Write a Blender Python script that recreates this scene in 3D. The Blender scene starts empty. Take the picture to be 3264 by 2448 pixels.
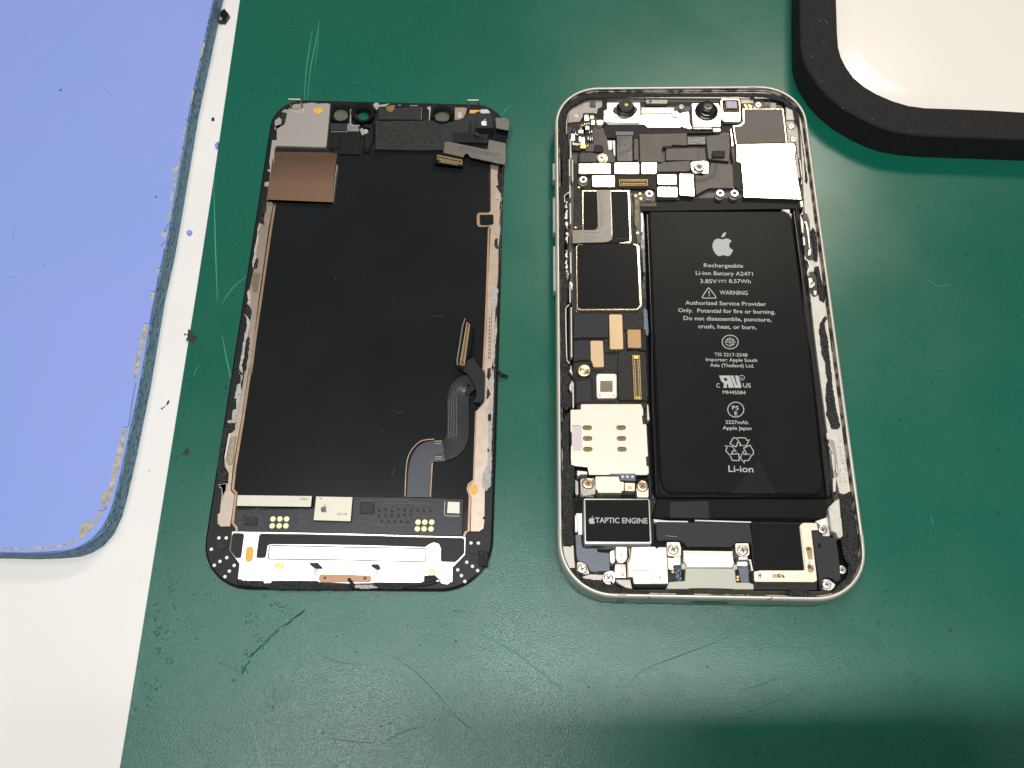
import bpy, math, random
from mathutils import Vector, Matrix
from mathutils.geometry import tessellate_polygon
random.seed(7)
S = 0.001                                    # all sizes below are written in millimetres
scene = bpy.context.scene
C = scene.collection

# ------------------------------------------------------------------ camera
IW, IH, F = 3264, 2448, 3000.0
CAM = Vector((-39.502, -100.151, 201.323))
RM = Matrix.Rotation(0.0308, 3, 'Z') @ Matrix.Rotation(0.4000, 3, 'X') @ Matrix.Rotation(-0.0191, 3, 'Z')
cd = bpy.data.cameras.new('camera')
cd.sensor_width = 36
cd.lens = 36 * F / IW
cd.clip_start = 0.005
cd.clip_end = 20
cam = bpy.data.objects.new('camera', cd)
cam.matrix_world = Matrix.Translation(CAM * S) @ RM.to_4x4()
C.objects.link(cam)
scene.camera = cam

# ------------------------------------------------------------------ light
world = bpy.data.worlds.new('World')
scene.world = world
world.use_nodes = True
wn = world.node_tree.nodes
wl = world.node_tree.links
bg = wn['Background']
wt = wn.new('ShaderNodeTexCoord')
wz = wn.new('ShaderNodeTexNoise')
wz.inputs['Scale'].default_value = 1.6
wz.inputs['Detail'].default_value = 1.5
wr = wn.new('ShaderNodeValToRGB')
wr.color_ramp.elements[0].position = 0.95
wr.color_ramp.elements[0].color = (0.06, 0.057, 0.054, 1)
wr.color_ramp.elements[1].position = 1.38
wr.color_ramp.elements[1].color = (0.80, 0.78, 0.74, 1)
wl.new(wt.outputs['Generated'], wz.inputs['Vector'])
wsep = wn.new('ShaderNodeSeparateXYZ')
wl.new(wt.outputs['Generated'], wsep.inputs['Vector'])
wm = wn.new('ShaderNodeMath')
wm.operation = 'MULTIPLY_ADD'
wm.inputs[1].default_value = 0.9
wl.new(wsep.outputs['Z'], wm.inputs[0])
wl.new(wz.outputs['Fac'], wm.inputs[2])
wl.new(wm.outputs[0], wr.inputs['Fac'])
wl.new(wr.outputs['Color'], bg.inputs['Color'])
bg.inputs['Strength'].default_value = 0.22


def lamp(name, loc, aim, sx, sy, watts, col):
    l = bpy.data.lights.new(name, 'AREA')
    l.shape = 'RECTANGLE'
    l.size = sx * S
    l.size_y = sy * S
    l.energy = watts
    l.color = col
    o = bpy.data.objects.new(name, l)
    C.objects.link(o)
    o.location = Vector(loc) * S
    d = Vector(aim) - Vector(loc)
    zax = -d.normalized()
    yax = zax.cross(Vector((1, 0, 0))).normalized()
    xax = yax.cross(zax).normalized()
    o.rotation_euler = Matrix((xax, yax, zax)).transposed().to_euler()
    return o


# warm bench lamp beyond the phones, a small cool fitting above the display, and a long ceiling tube
lamp('bench_lamp', (150, 440, 600), (20, 40, 0), 190, 95, 1.55, (1.0, 0.89, 0.75))
lamp('ceiling_panel', (-163, 55, 620), (-60, -20, 0), 130, 60, 0.5, (0.98, 0.98, 1.0))
lamp('ceiling_tube', (-40, -103, 640), (-20, -70, 0), 470, 24, 3.5, (0.97, 0.99, 1.0))
scene.view_settings.view_transform = 'Standard'
scene.view_settings.look = 'None'
scene.view_settings.exposure = 0.0
scene.view_settings.gamma = 1.0


# ------------------------------------------------------------------ measuring helpers
def at(x, y, z):
    """point of the photograph carried onto the level z (mm) of the bench"""
    d = RM @ Vector(((x - IW / 2) / F, -(y - IH / 2) / F, -1))
    t = (z - CAM.z) / d.z
    return Vector((CAM.x + d.x * t, CAM.y + d.y * t, z))


def reg(ox, oy, s):
    def f(*a):
        if len(a) == 1:
            a = a[0]
        pts = [(ox + a[i] * s, oy + a[i + 1] * s) for i in range(0, len(a), 2)]
        return pts
    return f


k = 440 / 2212
P1, P2, P3 = reg(1740, 260, k), reg(2160, 260, k), reg(1740, 560, k)
P4, P5, P6 = reg(1740, 860, k), reg(1740, 1160, k), reg(1740, 1460, k)
B1, B2, B3 = reg(1760, 1620, k), reg(2080, 1620, k), reg(2380, 1620, k)
T1, T2 = reg(2020, 640, 680 / 2212), reg(2020, 1130, 680 / 2212)
R1, R2 = reg(2480, 560, 320 / 948), reg(2480, 1100, 320 / 948)
S1, S2 = reg(820, 280, 440 / 1872), reg(1200, 280, 460 / 1957)
S3 = reg(1200, 960, 460 / 1156)
S4, S5 = reg(640, 1540, 500 / 2212), reg(1120, 1540, 500 / 2212)
S6, S7, S8 = reg(640, 640, 320 / 948), reg(640, 1160, 260 / 938), reg(1420, 620, 240 / 686)
G1, G2, G3 = reg(0, 0, 800 / 2212), reg(0, 600, 800 / 2212), reg(0, 1200, 800 / 2042)
M4, M5 = reg(300, 1800, 1200 / 2212), reg(1400, 1800, 1200 / 2212)
K6, K7 = reg(2500, 0, 764 / 2212), reg(2600, 500, 664 / 918)
FU = reg(0, 0, 3264 / 2212)


def rc(f, x0, y0, x1, y1):
    return f(x0, y0, x1, y0, x1, y1, x0, y1)


def ell(f, cx, cy, rx, ry, n=20):
    a = []
    for i in range(n):
        t = 2 * math.pi * i / n
        a += [cx + rx * math.cos(t), cy + ry * math.sin(t)]
    return f(a)


# ------------------------------------------------------------------ materials
MATS = {}


def mat(name, col, rough=0.5, metal=0.0, nz=0.0, nscale=2.0, bump=0.0, bscale=4.0, col2=None, rvar=0.0,
        spec=0.5, trans=0.0, coat=0.0, stretch=None, emit=None, bdetail=4.0, nlo=0.35, nhi=0.65):
    m = bpy.data.materials.new(name)
    m.use_nodes = True
    nt = m.node_tree
    b = nt.nodes['Principled BSDF']
    b.inputs['Base Color'].default_value = (*col, 1)
    b.inputs['Roughness'].default_value = rough
    b.inputs['Metallic'].default_value = metal
    b.inputs['Specular IOR Level'].default_value = spec
    b.inputs['Transmission Weight'].default_value = trans
    b.inputs['Coat Weight'].default_value = coat
    tc = nt.nodes.new('ShaderNodeTexCoord')
    mp = nt.nodes.new('ShaderNodeMapping')
    sc = Vector((1, 1, 1)) / S
    if stretch:
        sc = Vector((sc.x * stretch[0], sc.y * stretch[1], sc.z * stretch[2]))
    mp.inputs['Scale'].default_value = sc
    nt.links.new(tc.outputs['Object'], mp.inputs['Vector'])
    if nz > 0 or col2 or rvar > 0:
        n = nt.nodes.new('ShaderNodeTexNoise')
        n.inputs['Scale'].default_value = nscale
        n.inputs['Detail'].default_value = 5
        nt.links.new(mp.outputs['Vector'], n.inputs['Vector'])
        r = nt.nodes.new('ShaderNodeValToRGB')
        c2 = col2 if col2 else tuple(c * (1 - nz) for c in col)
        r.color_ramp.elements[0].position = nlo
        r.color_ramp.elements[1].position = nhi
        r.color_ramp.elements[0].color = (*col, 1)
        r.color_ramp.elements[1].color = (*c2, 1)
        nt.links.new(n.outputs['Fac'], r.inputs['Fac'])
        nt.links.new(r.outputs['Color'], b.inputs['Base Color'])
        if rvar > 0:
            mr = nt.nodes.new('ShaderNodeMapRange')
            mr.inputs['From Min'].default_value = 0.3
            mr.inputs['From Max'].default_value = 0.7
            mr.inputs['To Min'].default_value = max(0.02, rough - rvar)
            mr.inputs['To Max'].default_value = rough + rvar
            nt.links.new(n.outputs['Fac'], mr.inputs['Value'])
            nt.links.new(mr.outputs['Result'], b.inputs['Roughness'])
    if bump > 0:
        n2 = nt.nodes.new('ShaderNodeTexNoise')
        n2.inputs['Scale'].default_value = bscale
        n2.inputs['Detail'].default_value = bdetail
        nt.links.new(mp.outputs['Vector'], n2.inputs['Vector'])
        bp = nt.nodes.new('ShaderNodeBump')
        bp.inputs['Strength'].default_value = 1.0
        bp.inputs['Distance'].default_value = bump * S
        nt.links.new(n2.outputs['Fac'], bp.inputs['Height'])
        nt.links.new(bp.outputs['Normal'], b.inputs['Normal'])
    MATS[name] = m
    return m


m_desk = mat('white_laminate', (0.80, 0.77, 0.73), 0.42, 0, nz=0.05, nscale=0.03, bump=0.02, bscale=2.5)
m_blue = mat('periwinkle_film', (0.242, 0.345, 0.72), 0.33, 0, col2=(0.272, 0.338, 0.73), nscale=0.02, bump=0.006, bscale=0.9, spec=0.5)
m_bluefoam = mat('blue_foam', (0.16, 0.30, 0.41), 0.8, 0, col2=(0.04, 0.12, 0.19), nscale=1.3, bump=0.3, bscale=1.6, nlo=0.5, nhi=0.62, stretch=(1, .6, 1))
m_torn = mat('beige_backing', (0.50, 0.47, 0.39), 0.75, 0, nz=0.45, nscale=0.9, bump=0.3, bscale=1.6)
m_padspeck = mat('slate_speck', (0.07, 0.085, 0.17), 0.7)
m_edgeblue = mat('torn_blue_edge', (0.14, 0.18, 0.48), 0.5, 0, nz=.3)
m_blackfoam = mat('black_sponge', (0.019, 0.0185, 0.017), 0.85, 0, nz=0.3, nscale=1.5, bump=0.25, bscale=3.0, spec=0.35)
m_board = mat('white_gloss_sheet', (0.82, 0.77, 0.70), 0.22, 0, nz=0.03, nscale=0.02)
m_alu = mat('satin_aluminium', (0.70, 0.665, 0.59), 0.38, 0.4, nz=0.06, nscale=0.3, bump=0.004, bscale=14)
m_wall = mat('glue_stained_wall', (0.34, 0.29, 0.21), 0.4, 0.4, col2=(0.04, 0.034, 0.026), nscale=.35, nlo=.42, nhi=.56)
m_cream = mat('cream_paint', (0.66, 0.62, 0.53), 0.45, 0, nz=0.12, nscale=0.5, bump=0.03, bscale=2)
m_anten = mat('cream_plastic', (0.52, 0.51, 0.42), 0.45, 0, nz=0.08)
m_floor = mat('dark_chassis', (0.012, 0.012, 0.012), 0.35, 0.0, nz=0.4, nscale=0.6)
m_taupe = mat('taupe_flex', (0.08, 0.073, 0.064), 0.42, 0.25, nz=0.15, nscale=0.5, bump=0.02, bscale=1.5)
m_grey = mat('grey_bracket', (0.36, 0.34, 0.31), 0.45, 0.7, nz=0.15, nscale=0.5)
m_steel = mat('stainless_steel', (0.66, 0.62, 0.58), 0.40, 0.8, nz=0.04, nscale=0.12, bump=0.012, bscale=9)
m_bright = mat('polished_nickel', (0.90, 0.87, 0.80), 0.30, 0.72, nz=0.04, nscale=0.6, bump=0.008, bscale=6)
m_warmplate = mat('pale_gold_shield', (0.80, 0.69, 0.51), 0.17, 1, nz=0.05, nscale=0.6, bump=0.01, bscale=6)
m_simplate = mat('brushed_tray_steel', (0.64, 0.585, 0.50), 0.42, 0.85, nz=0.05, nscale=0.8, bump=0.012, bscale=5, stretch=(.25, 2, 1))
m_tan = mat('tan_pad', (0.60, 0.43, 0.25), 0.4, 0.35, nz=0.06, nscale=0.5)
m_tan2 = mat('brown_pad', (0.42, 0.26, 0.12), 0.4, 0.35, nz=0.06, nscale=0.5)
m_tanplate = mat('sandblasted_tan_steel', (0.80, 0.68, 0.52), 0.45, 0.85, nz=0.25, nscale=6, bump=0.03, bscale=8)
m_rail = mat('rose_steel_rail', (0.46, 0.375, 0.305), 0.42, 0.85, nz=0.12, nscale=0.5, bump=0.01, bscale=10)
m_copper = mat('copper_edge', (0.42, 0.27, 0.17), 0.42, 0.6, nz=0.2, nscale=0.4)
m_bronze = mat('bronze_foil', (0.50, 0.31, 0.21), 0.33, 0.95, nz=0.05, nscale=0.6, bump=0.02, bscale=7)
m_comb = mat('comb_steel', (0.36, 0.30, 0.20), 0.4, .9, nz=.3, nscale=3)
m_clip = mat('brown_clip', (0.40, 0.22, 0.11), 0.45, 0.3, nz=.1)
m_gold = mat('gold_plating', (0.95, 0.66, 0.22), 0.28, 1, nz=0.15, nscale=3)
m_pin = mat('pale_gold_contact', (0.62, 0.45, 0.20), 0.4, 0.8)
m_sock = mat('dark_socket', (0.06, 0.045, 0.025), 0.5, 0.2)
m_goldpad = mat('gold_test_pad', (0.80, 0.76, 0.42), 0.4, 0.3, nz=0.08, nscale=2)
m_screwgold = mat('gilt_screw', (0.80, 0.60, 0.38), 0.28, 1, nz=0.1, nscale=2)
m_screw = mat('nickel_screw', (0.88, 0.80, 0.69), 0.30, 1, nz=0.08, nscale=2)
m_slot = mat('screw_recess', (0.10, 0.07, 0.05), 0.5, 0.6)
m_orange = mat('orange_mark', (0.82, 0.44, 0.07), 0.5, 0, nz=0.15, nscale=1.2)
m_yellow = mat('pale_yellow_mark', (0.85, 0.80, 0.40), 0.5, 0, nz=0.1)
m_black = mat('black_plastic', (0.012, 0.012, 0.012), 0.45, 0, spec=.25, nz=0.3, nscale=1.0, bump=0.01, bscale=4)
m_gloss = mat('gloss_black', (0.006, 0.006, 0.007), 0.16, 0, bump=0.03, bscale=0.5, bdetail=1)
m_label = mat('black_label', (0.0150, 0.0153, 0.0150), 0.30, 0, spec=.05, nz=0.12, nscale=0.1)
m_film = mat('black_display_film', (0.0125, 0.0135, 0.0145), 0.22, 0, spec=.16, nz=0.2, nscale=0.05, bump=0.01, bscale=0.25, bdetail=2)
m_dkgrey = mat('charcoal_plastic', (0.026, 0.027, 0.030), 0.6, 0, spec=.3, nz=0.15, nscale=2, bump=0.03, bscale=6)
m_print = mat('grey_print', (0.42, 0.42, 0.41), 0.5, 0)
m_darkprint = mat('dark_print', (0.13, 0.12, 0.11), 0.6, 0)
m_glue = mat('black_adhesive', (0.012, 0.012, 0.012), 0.36, 0, nz=0.5, nscale=1.5, bump=0.5, bscale=2.6, spec=0.6)
m_residue = mat('white_residue', (0.50, 0.48, 0.45), 0.7, 0, nz=0.35, nscale=1.8, bump=0.2, bscale=3)
m_foam = mat('black_foam_gasket', (0.030, 0.027, 0.023), 0.5, 0, nz=0.5, nscale=3, bump=0.35, bscale=3.2)
m_mesh = mat('speaker_gauze', (0.035, 0.032, 0.028), 0.45, 0.1, nz=0.6, nscale=2.5, bump=0.4, bscale=3.0)
m_flex = mat('satin_grey_flex', (0.20, 0.19, 0.172), 0.36, 0.55, nz=0.12, nscale=0.6, bump=0.02, bscale=0.8)
m_flexdark = mat('dark_flex', (0.020, 0.021, 0.023), 0.24, 0.2, nz=0.2, nscale=0.4, bump=0.03, bscale=0.7)
m_flexgrey = mat('slate_flex', (0.055, 0.057, 0.066), 0.38, 0.2, nz=0.1, nscale=0.4)
m_flexslick = mat('slick_flex', (0.035, 0.036, 0.040), 0.2, 0.35, bump=.012, bscale=.5, bdetail=1)
m_pcb = mat('black_circuit_board', (0.016, 0.015, 0.014), 0.4, 0, spec=.3, nz=0.4, nscale=1.5, bump=0.06, bscale=2)
m_chip = mat('speckled_chip_top', (0.66, 0.63, 0.52), 0.5, 0.5, nz=0.22, nscale=5, bump=0.03, bscale=6)
m_lav = mat('lavender_tape', (0.62, 0.55, 0.56), 0.5, 0)
m_bluegrey = mat('blue_grey_tape', (0.13, 0.15, 0.19), 0.4, 0, nz=0.2)
m_white = mat('white_label', (0.80, 0.79, 0.76), 0.45, 0)
m_smd = mat('solder_silver', (0.72, 0.70, 0.66), 0.3, 1, nz=0.1)
m_smdblue = mat('dark_blue_component', (0.01, 0.05, 0.11), 0.25, 0)
m_lens = mat('lens_barrel', (0.008, 0.008, 0.009), 0.28, 0, coat=0.3)
m_lensmid = mat('lens_front_grey', (0.045, 0.045, 0.038), 0.55, 0, spec=.2)
m_pupil = mat('yellow_green_pupil', (0.45, 0.50, 0.10), 0.12, 0, coat=1)
m_greenglass = mat('green_filter_glass', (0.11, 0.13, 0.09), 0.15, 0, coat=.5)
m_sensor = mat('violet_sensor', (0.20, 0.18, 0.30), 0.25, 0.3, nz=.2, nscale=2)
m_bordergold = mat('tarnished_gold', (0.30, 0.22, 0.08), 0.4, 0.8, nz=.4, nscale=3)
m_glint = mat('pale_glint_dot', (0.62, 0.70, 0.92), 0.15, 0, spec=.8)  # pale colour stands in for glints on the film
m_scratch = mat('pale_green_scratch', (0.05, 0.29, 0.20), 0.6, 0)
m_scratchf = mat('faint_green_scratch', (0.022, 0.17, 0.125), 0.5, 0)
m_scratchd = mat('dark_green_scratch', (0.006, 0.065, 0.046), 0.6, 0)
m_soot = mat('black_smudge', (0.02, 0.03, 0.025), 0.7, 0, nz=.5)
m_bluecrumb = mat('blue_crumb', (0.22, 0.30, 0.72), 0.6, 0)


def green_mat():
    m = bpy.data.materials.new('green_rubber_mat')
    m.use_nodes = True
    nt = m.node_tree
    L = nt.links.new
    b = nt.nodes['Principled BSDF']
    tc = nt.nodes.new('ShaderNodeTexCoord')
    mp = nt.nodes.new('ShaderNodeMapping')
    mp.inputs['Scale'].default_value = Vector((1, 1, 1)) / S
    L(tc.outputs['Object'], mp.inputs['Vector'])

    def noise(scale, detail=4):
        n = nt.nodes.new('ShaderNodeTexNoise')
        n.inputs['Scale'].default_value = scale
        n.inputs['Detail'].default_value = detail
        L(mp.outputs['Vector'], n.inputs['Vector'])
        return n

    def ramp(src, p0, c0, p1, c1):
        r = nt.nodes.new('ShaderNodeValToRGB')
        r.color_ramp.elements[0].position = p0
        r.color_ramp.elements[1].position = p1
        r.color_ramp.elements[0].color = (*c0, 1)
        r.color_ramp.elements[1].color = (*c1, 1)
        L(src, r.inputs['Fac'])
        return r
    big = ramp(noise(0.012, 3).outputs['Fac'], .35, (0.0035, 0.108, 0.066), .65, (0.0045, 0.120, 0.077))
    fine = ramp(noise(2.2, 3).outputs['Fac'], .30, (0.72, 0.72, 0.72), .55, (1, 1, 1))
    spots = ramp(noise(0.75, 1).outputs['Fac'], .24, (0.55, 0.55, 0.55), .30, (1, 1, 1))
    mx = nt.nodes.new('ShaderNodeMixRGB')
    mx.blend_type = 'MULTIPLY'
    mx.inputs['Fac'].default_value = 1
    L(big.outputs['Color'], mx.inputs['Color1'])
    L(fine.outputs['Color'], mx.inputs['Color2'])
    m2 = nt.nodes.new('ShaderNodeMixRGB')
    m2.blend_type = 'MULTIPLY'
    m2.inputs['Fac'].default_value = 1
    L(mx.outputs['Color'], m2.inputs['Color1'])
    L(spots.outputs['Color'], m2.inputs['Color2'])
    L(m2.outputs['Color'], b.inputs['Base Color'])
    b.inputs['Specular IOR Level'].default_value = 0.55
    rr = nt.nodes.new('ShaderNodeMapRange')
    rr.inputs['From Min'].default_value = 0.3
    rr.inputs['From Max'].default_value = 0.7
    rr.inputs['To Min'].default_value = 0.21
    rr.inputs['To Max'].default_value = 0.33
    L(noise(0.035, 6).outputs['Fac'], rr.inputs['Value'])
    L(rr.outputs['Result'], b.inputs['Roughness'])
    # pebbled, worn patch towards the lower left of the mat
    sep = nt.nodes.new('ShaderNodeSeparateXYZ')
    L(mp.outputs['Vector'], sep.inputs['Vector'])
    mry = nt.nodes.new('ShaderNodeMapRange')
    mry.inputs['From Min'].default_value = -28
    mry.inputs['From Max'].default_value = -66
    mry.inputs['To Min'].default_value = 0.12
    mry.inputs['To Max'].default_value = 1.0
    L(sep.outputs['Y'], mry.inputs['Value'])
    mrx = nt.nodes.new('ShaderNodeMapRange')
    mrx.inputs['From Min'].default_value = 0
    mrx.inputs['From Max'].default_value = -75
    mrx.inputs['To Min'].default_value = 0.45
    mrx.inputs['To Max'].default_value = 1.0
    L(sep.outputs['X'], mrx.inputs['Value'])
    mu = nt.nodes.new('ShaderNodeMath')
    mu.operation = 'MULTIPLY'
    L(mry.outputs['Result'], mu.inputs[0])
    L(mrx.outputs['Result'], mu.inputs[1])
    hn = noise(4.2, 2)
    hb = noise(0.22, 5)
    ad = nt.nodes.new('ShaderNodeMath')
    ad.operation = 'MULTIPLY_ADD'
    ad.inputs[1].default_value = 0.9
    L(hb.outputs['Fac'], ad.inputs[0])
    L(hn.outputs['Fac'], ad.inputs[2])
    mm = nt.nodes.new('ShaderNodeMath')
    mm.operation = 'MULTIPLY'
    L(ad.outputs[0], mm.inputs[0])
    L(mu.outputs[0], mm.inputs[1])
    bp = nt.nodes.new('ShaderNodeBump')
    bp.inputs['Strength'].default_value = 1
    bp.inputs['Distance'].default_value = 0.075 * S
    L(mm.outputs[0], bp.inputs['Height'])
    L(bp.outputs['Normal'], b.inputs['Normal'])
    return m


m_green = green_mat()


# ------------------------------------------------------------------ building helpers
def root(name, label, cat, loc, group=None):
    o = bpy.data.objects.new(name, None)
    o.empty_display_size = 0.005
    o.location = Vector(loc) * S
    C.objects.link(o)
    o['label'] = label
    o['category'] = cat
    if group:
        o['group'] = group
    o['_org'] = tuple(loc)
    return o


def org(o):
    while o is not None and o.parent is not None:
        o = o.parent
    if o is None:
        return Vector((0, 0, 0))
    return o.location / S


def mesh_obj(name, vs, fs, m, par=None, smooth=False, label=None, kind=None, cat=None, group=None):
    og = org(par)
    me = bpy.data.meshes.new(name)
    me.from_pydata([tuple((Vector(v) - og) * S) for v in vs], [], fs)
    me.materials.append(m)
    if smooth:
        me.polygons.foreach_set('use_smooth', [True] * len(me.polygons))
        me.set_sharp_from_angle(angle=math.radians(38))
    me.update()
    o = bpy.data.objects.new(name, me)
    C.objects.link(o)
    if par is not None:
        o.parent = par
    if label:
        o['label'] = label
    if kind:
        o['kind'] = kind
    if cat:
        o['category'] = cat
    if group:
        o['group'] = group
    return o


def area2(p):
    return sum(p[i].x * p[(i + 1) % len(p)].y - p[(i + 1) % len(p)].x * p[i].y for i in range(len(p)))


def inset(p, d):
    out = []
    n = len(p)
    for i in range(n):
        a, b, c = p[i - 1], p[i], p[(i + 1) % n]
        e1 = (b - a).xy
        e2 = (c - b).xy
        if e1.length < 1e-9 or e2.length < 1e-9:
            out.append(b.copy())
            continue
        e1.normalize()
        e2.normalize()
        n1 = Vector((-e1.y, e1.x))
        n2 = Vector((-e2.y, e2.x))
        v = n1 + n2
        den = max(0.35, 1 + n1.dot(n2))
        v = v / den
        out.append(Vector((b.x + v.x * d, b.y + v.y * d, b.z)))
    return out


def rnd(p, r, n=4):
    out = []
    N = len(p)
    for i in range(N):
        a, b, c = p[i - 1], p[i], p[(i + 1) % N]
        l1 = (a - b).length
        l2 = (c - b).length
        q = min(r, l1 * 0.46, l2 * 0.46)
        s = b + (a - b).normalized() * q
        e = b + (c - b).normalized() * q
        kk = 0.56
        c1 = s + (b - s) * kk
        c2 = e + (b - e) * kk
        for j in range(n + 1):
            t = j / n
            out.append(s * (1 - t) ** 3 + c1 * 3 * t * (1 - t) ** 2 + c2 * 3 * t * t * (1 - t) + e * t ** 3)
    return out


def ragged(p, amp, step=0.45):
    out = []
    N = len(p)
    for i in range(N):
        a, b = p[i], p[(i + 1) % N]
        L = (b - a).length
        m = max(1, int(L / step))
        d = (b - a)
        nn = Vector((-d.y, d.x, 0)).normalized() if L > 1e-6 else Vector((0, 0, 0))
        for j in range(m):
            out.append(a + d * (j / m) + nn * random.uniform(-amp, amp) + d.normalized() * random.uniform(-.25, .25) * min(step, L / m))
    return out


def prism_w(name, loops, z1, z0, m, par=None, ch=0.0, **kw):
    """loops: world-space outlines (first outer, rest holes); flat top at z1, down to z0, chamfer ch"""
    vs, fs = [], []
    L = []
    for i, lp in enumerate(loops):
        a = area2(lp)
        if (i == 0 and a < 0) or (i > 0 and a > 0):
            lp = lp[::-1]
        L.append(lp)
    tops = [inset(lp, ch) if ch > 0 else lp for lp in L]
    tops = [[Vector((v.x, v.y, z1)) for v in lp] for lp in tops]
    base = 0
    for lp in tops:
        vs += lp
    tri = tessellate_polygon(tops)
    for t in tri:
        a, b, c = vs[t[0]], vs[t[1]], vs[t[2]]
        if (b - a).cross(c - a).z < 0:
            t = (t[0], t[2], t[1])
        fs.append(tuple(t))
    off = 0
    for lp, tp in zip(L, tops):
        n = len(lp)
        cur = list(range(off, off + n))
        off += n
        rings = ([z1 - ch] if ch > 0 else []) + [z0]
        for z in rings:
            nb = len(vs)
            vs += [Vector((v.x, v.y, z)) for v in lp]
            nxt = list(range(nb, nb + n))
            for i in range(n):
                j = (i + 1) % n
                fs.append((cur[i], nxt[i], nxt[j], cur[j]))
            cur = nxt
    return mesh_obj(name, vs, fs, m, par, **kw)


def prism(name, px, z1, z0, m, par=None, r=0.0, ch=0.0, holes=(), hr=0.0, rag=0.0, step=0.45, **kw):
    loops = []
    for i, q in enumerate([px] + list(holes)):
        w = [at(x, y, z1) for x, y in q]
        rr = r if i == 0 else hr
        if rr > 0:
            w = rnd(w, rr)
        if rag > 0:
            w = ragged(w, rag, step)
        loops.append(w)
    return prism_w(name, loops, z1, z0, m, par, ch, **kw)


def lathe(name, c, prof, m, par=None, n=28, sx=1.0, **kw):
    vs, fs = [], []
    for r_, z in prof:
        for i in range(n):
            t = 2 * math.pi * i / n
            vs.append(Vector((c.x + r_ * sx * math.cos(t), c.y + r_ * math.sin(t), z)))
    for j in range(len(prof) - 1):
        for i in range(n):
            i2 = (i + 1) % n
            fs.append((j * n + i, j * n + i2, (j + 1) * n + i2, (j + 1) * n + i))
    fs.append(tuple((len(prof) - 1) * n + i for i in range(n)))
    return mesh_obj(name, vs, fs, m, par, smooth=True, **kw)


def disc(name, c, r_, z1, z0, m, par=None, ch=0.08, **kw):
    return lathe(name, c, [(r_, z0), (r_, z1 - ch), (r_ - ch, z1)], m, par, **kw)


def tube(name, pts, r_, m, par=None, n=8, **kw):
    vs, fs = [], []
    N = len(pts)
    for i, p in enumerate(pts):
        d = (pts[min(i + 1, N - 1)] - pts[max(i - 1, 0)]).normalized()
        u = d.cross(Vector((0, 0, 1)))
        if u.length < 1e-3:
            u = d.cross(Vector((0, 1, 0)))
        u.normalize()
        v = d.cross(u).normalized()
        for j in range(n):
            t = 2 * math.pi * j / n
            vs.append(p + (u * math.cos(t) + v * math.sin(t)) * r_)
    for i in range(N - 1):
        for j in range(n):
            j2 = (j + 1) % n
            fs.append((i * n + j, i * n + j2, (i + 1) * n + j2, (i + 1) * n + j))
    fs.append(tuple(range(n))[::-1])
    fs.append(tuple((N - 1) * n + j for j in range(n)))
    return mesh_obj(name, vs, fs, m, par, smooth=True, **kw)


def ribbon(name, px, w, z, m, par=None, th=0.03, taper=False, **kw):
    """thin raised line of width w mm along pixel path"""
    p = [at(x, y, z) for x, y in px]
    l, r_ = [], []
    N = len(p)
    for i in range(N):
        d = (p[min(i + 1, N - 1)] - p[max(i - 1, 0)])
        d.z = 0
        d.normalize()
        ww = w * (0.25 + 0.75 * math.sin(math.pi * (i + .5) / N)) if taper else w
        nn = Vector((-d.y, d.x, 0)) * ww / 2
        l.append(p[i] + nn)
        r_.append(p[i] - nn)
    return prism_w(name, [l + r_[::-1]], z, z - th, m, par, **kw)


def smooth_path(px, n=6):
    out = []
    N = len(px)
    for i in range(N - 1):
        p0 = px[max(i - 1, 0)]
        p1, p2 = px[i], px[i + 1]
        p3 = px[min(i + 2, N - 1)]
        for j in range(n):
            t = j / n
            out.append(tuple(0.5 * ((2 * p1[a]) + (-p0[a] + p2[a]) * t + (2 * p0[a] - 5 * p1[a] + 4 * p2[a] - p3[a]) * t * t
                                    + (-p0[a] + 3 * p1[a] - 3 * p2[a] + p3[a]) * t ** 3) for a in (0, 1)))
    out.append(px[-1])
    return out


def sweep(name, outline, prof, m, par=None, idx=None, **kw):
    """sweep a cross-section [(inset, z)] round a closed CCW outline (or the stretch idx of it)"""
    rings = [[Vector((v.x, v.y, z)) for v in (inset(outline, d) if abs(d) > 1e-6 else outline)] for d, z in prof]
    n = len(outline)
    sel = list(range(n)) if idx is None else idx
    vs, fs = [], []
    for rg in rings:
        vs += [rg[i % n] for i in sel]
    K = len(sel)
    lim = K if idx is None else K - 1
    for j in range(len(prof) - 1):
        for i in range(lim):
            i2 = (i + 1) % K
            fs.append((j * K + i, j * K + i2, (j + 1) * K + i2, (j + 1) * K + i))
    return mesh_obj(name, vs, fs, m, par, smooth=True, **kw)


def screw(par, f, x, y, z, rad, m, name='screw', slot=True, rot=0.3, base=None, **kw):
    """round-headed crosspoint screw; rad in mm"""
    px = f(x, y)[0]
    c = at(px[0], px[1], z)
    o = lathe(name, c, [(rad, z - 0.9), (rad, z - 0.22), (rad * .94, z - 0.08), (rad * .8, z), (rad * .62, z), (rad * .56, z - 0.06)], m, par, n=22, **kw)
    if slot:
        vs, fs = [], []
        w, l = rad * .13, rad * .48
        sh = [(w, l), (w, w), (l, w), (l, -w), (w, -w), (w, -l), (-w, -l), (-w, -w), (-l, -w), (-l, w), (-w, w), (-w, l)]
        cr, sr = math.cos(rot), math.sin(rot)
        lp = [Vector((c.x + a * cr - b * sr, c.y + a * sr + b * cr, z)) for a, b in sh]
        prism_w('cross_slot', [lp], z - 0.03, z - 0.09, m_slot, o)
    return o


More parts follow.
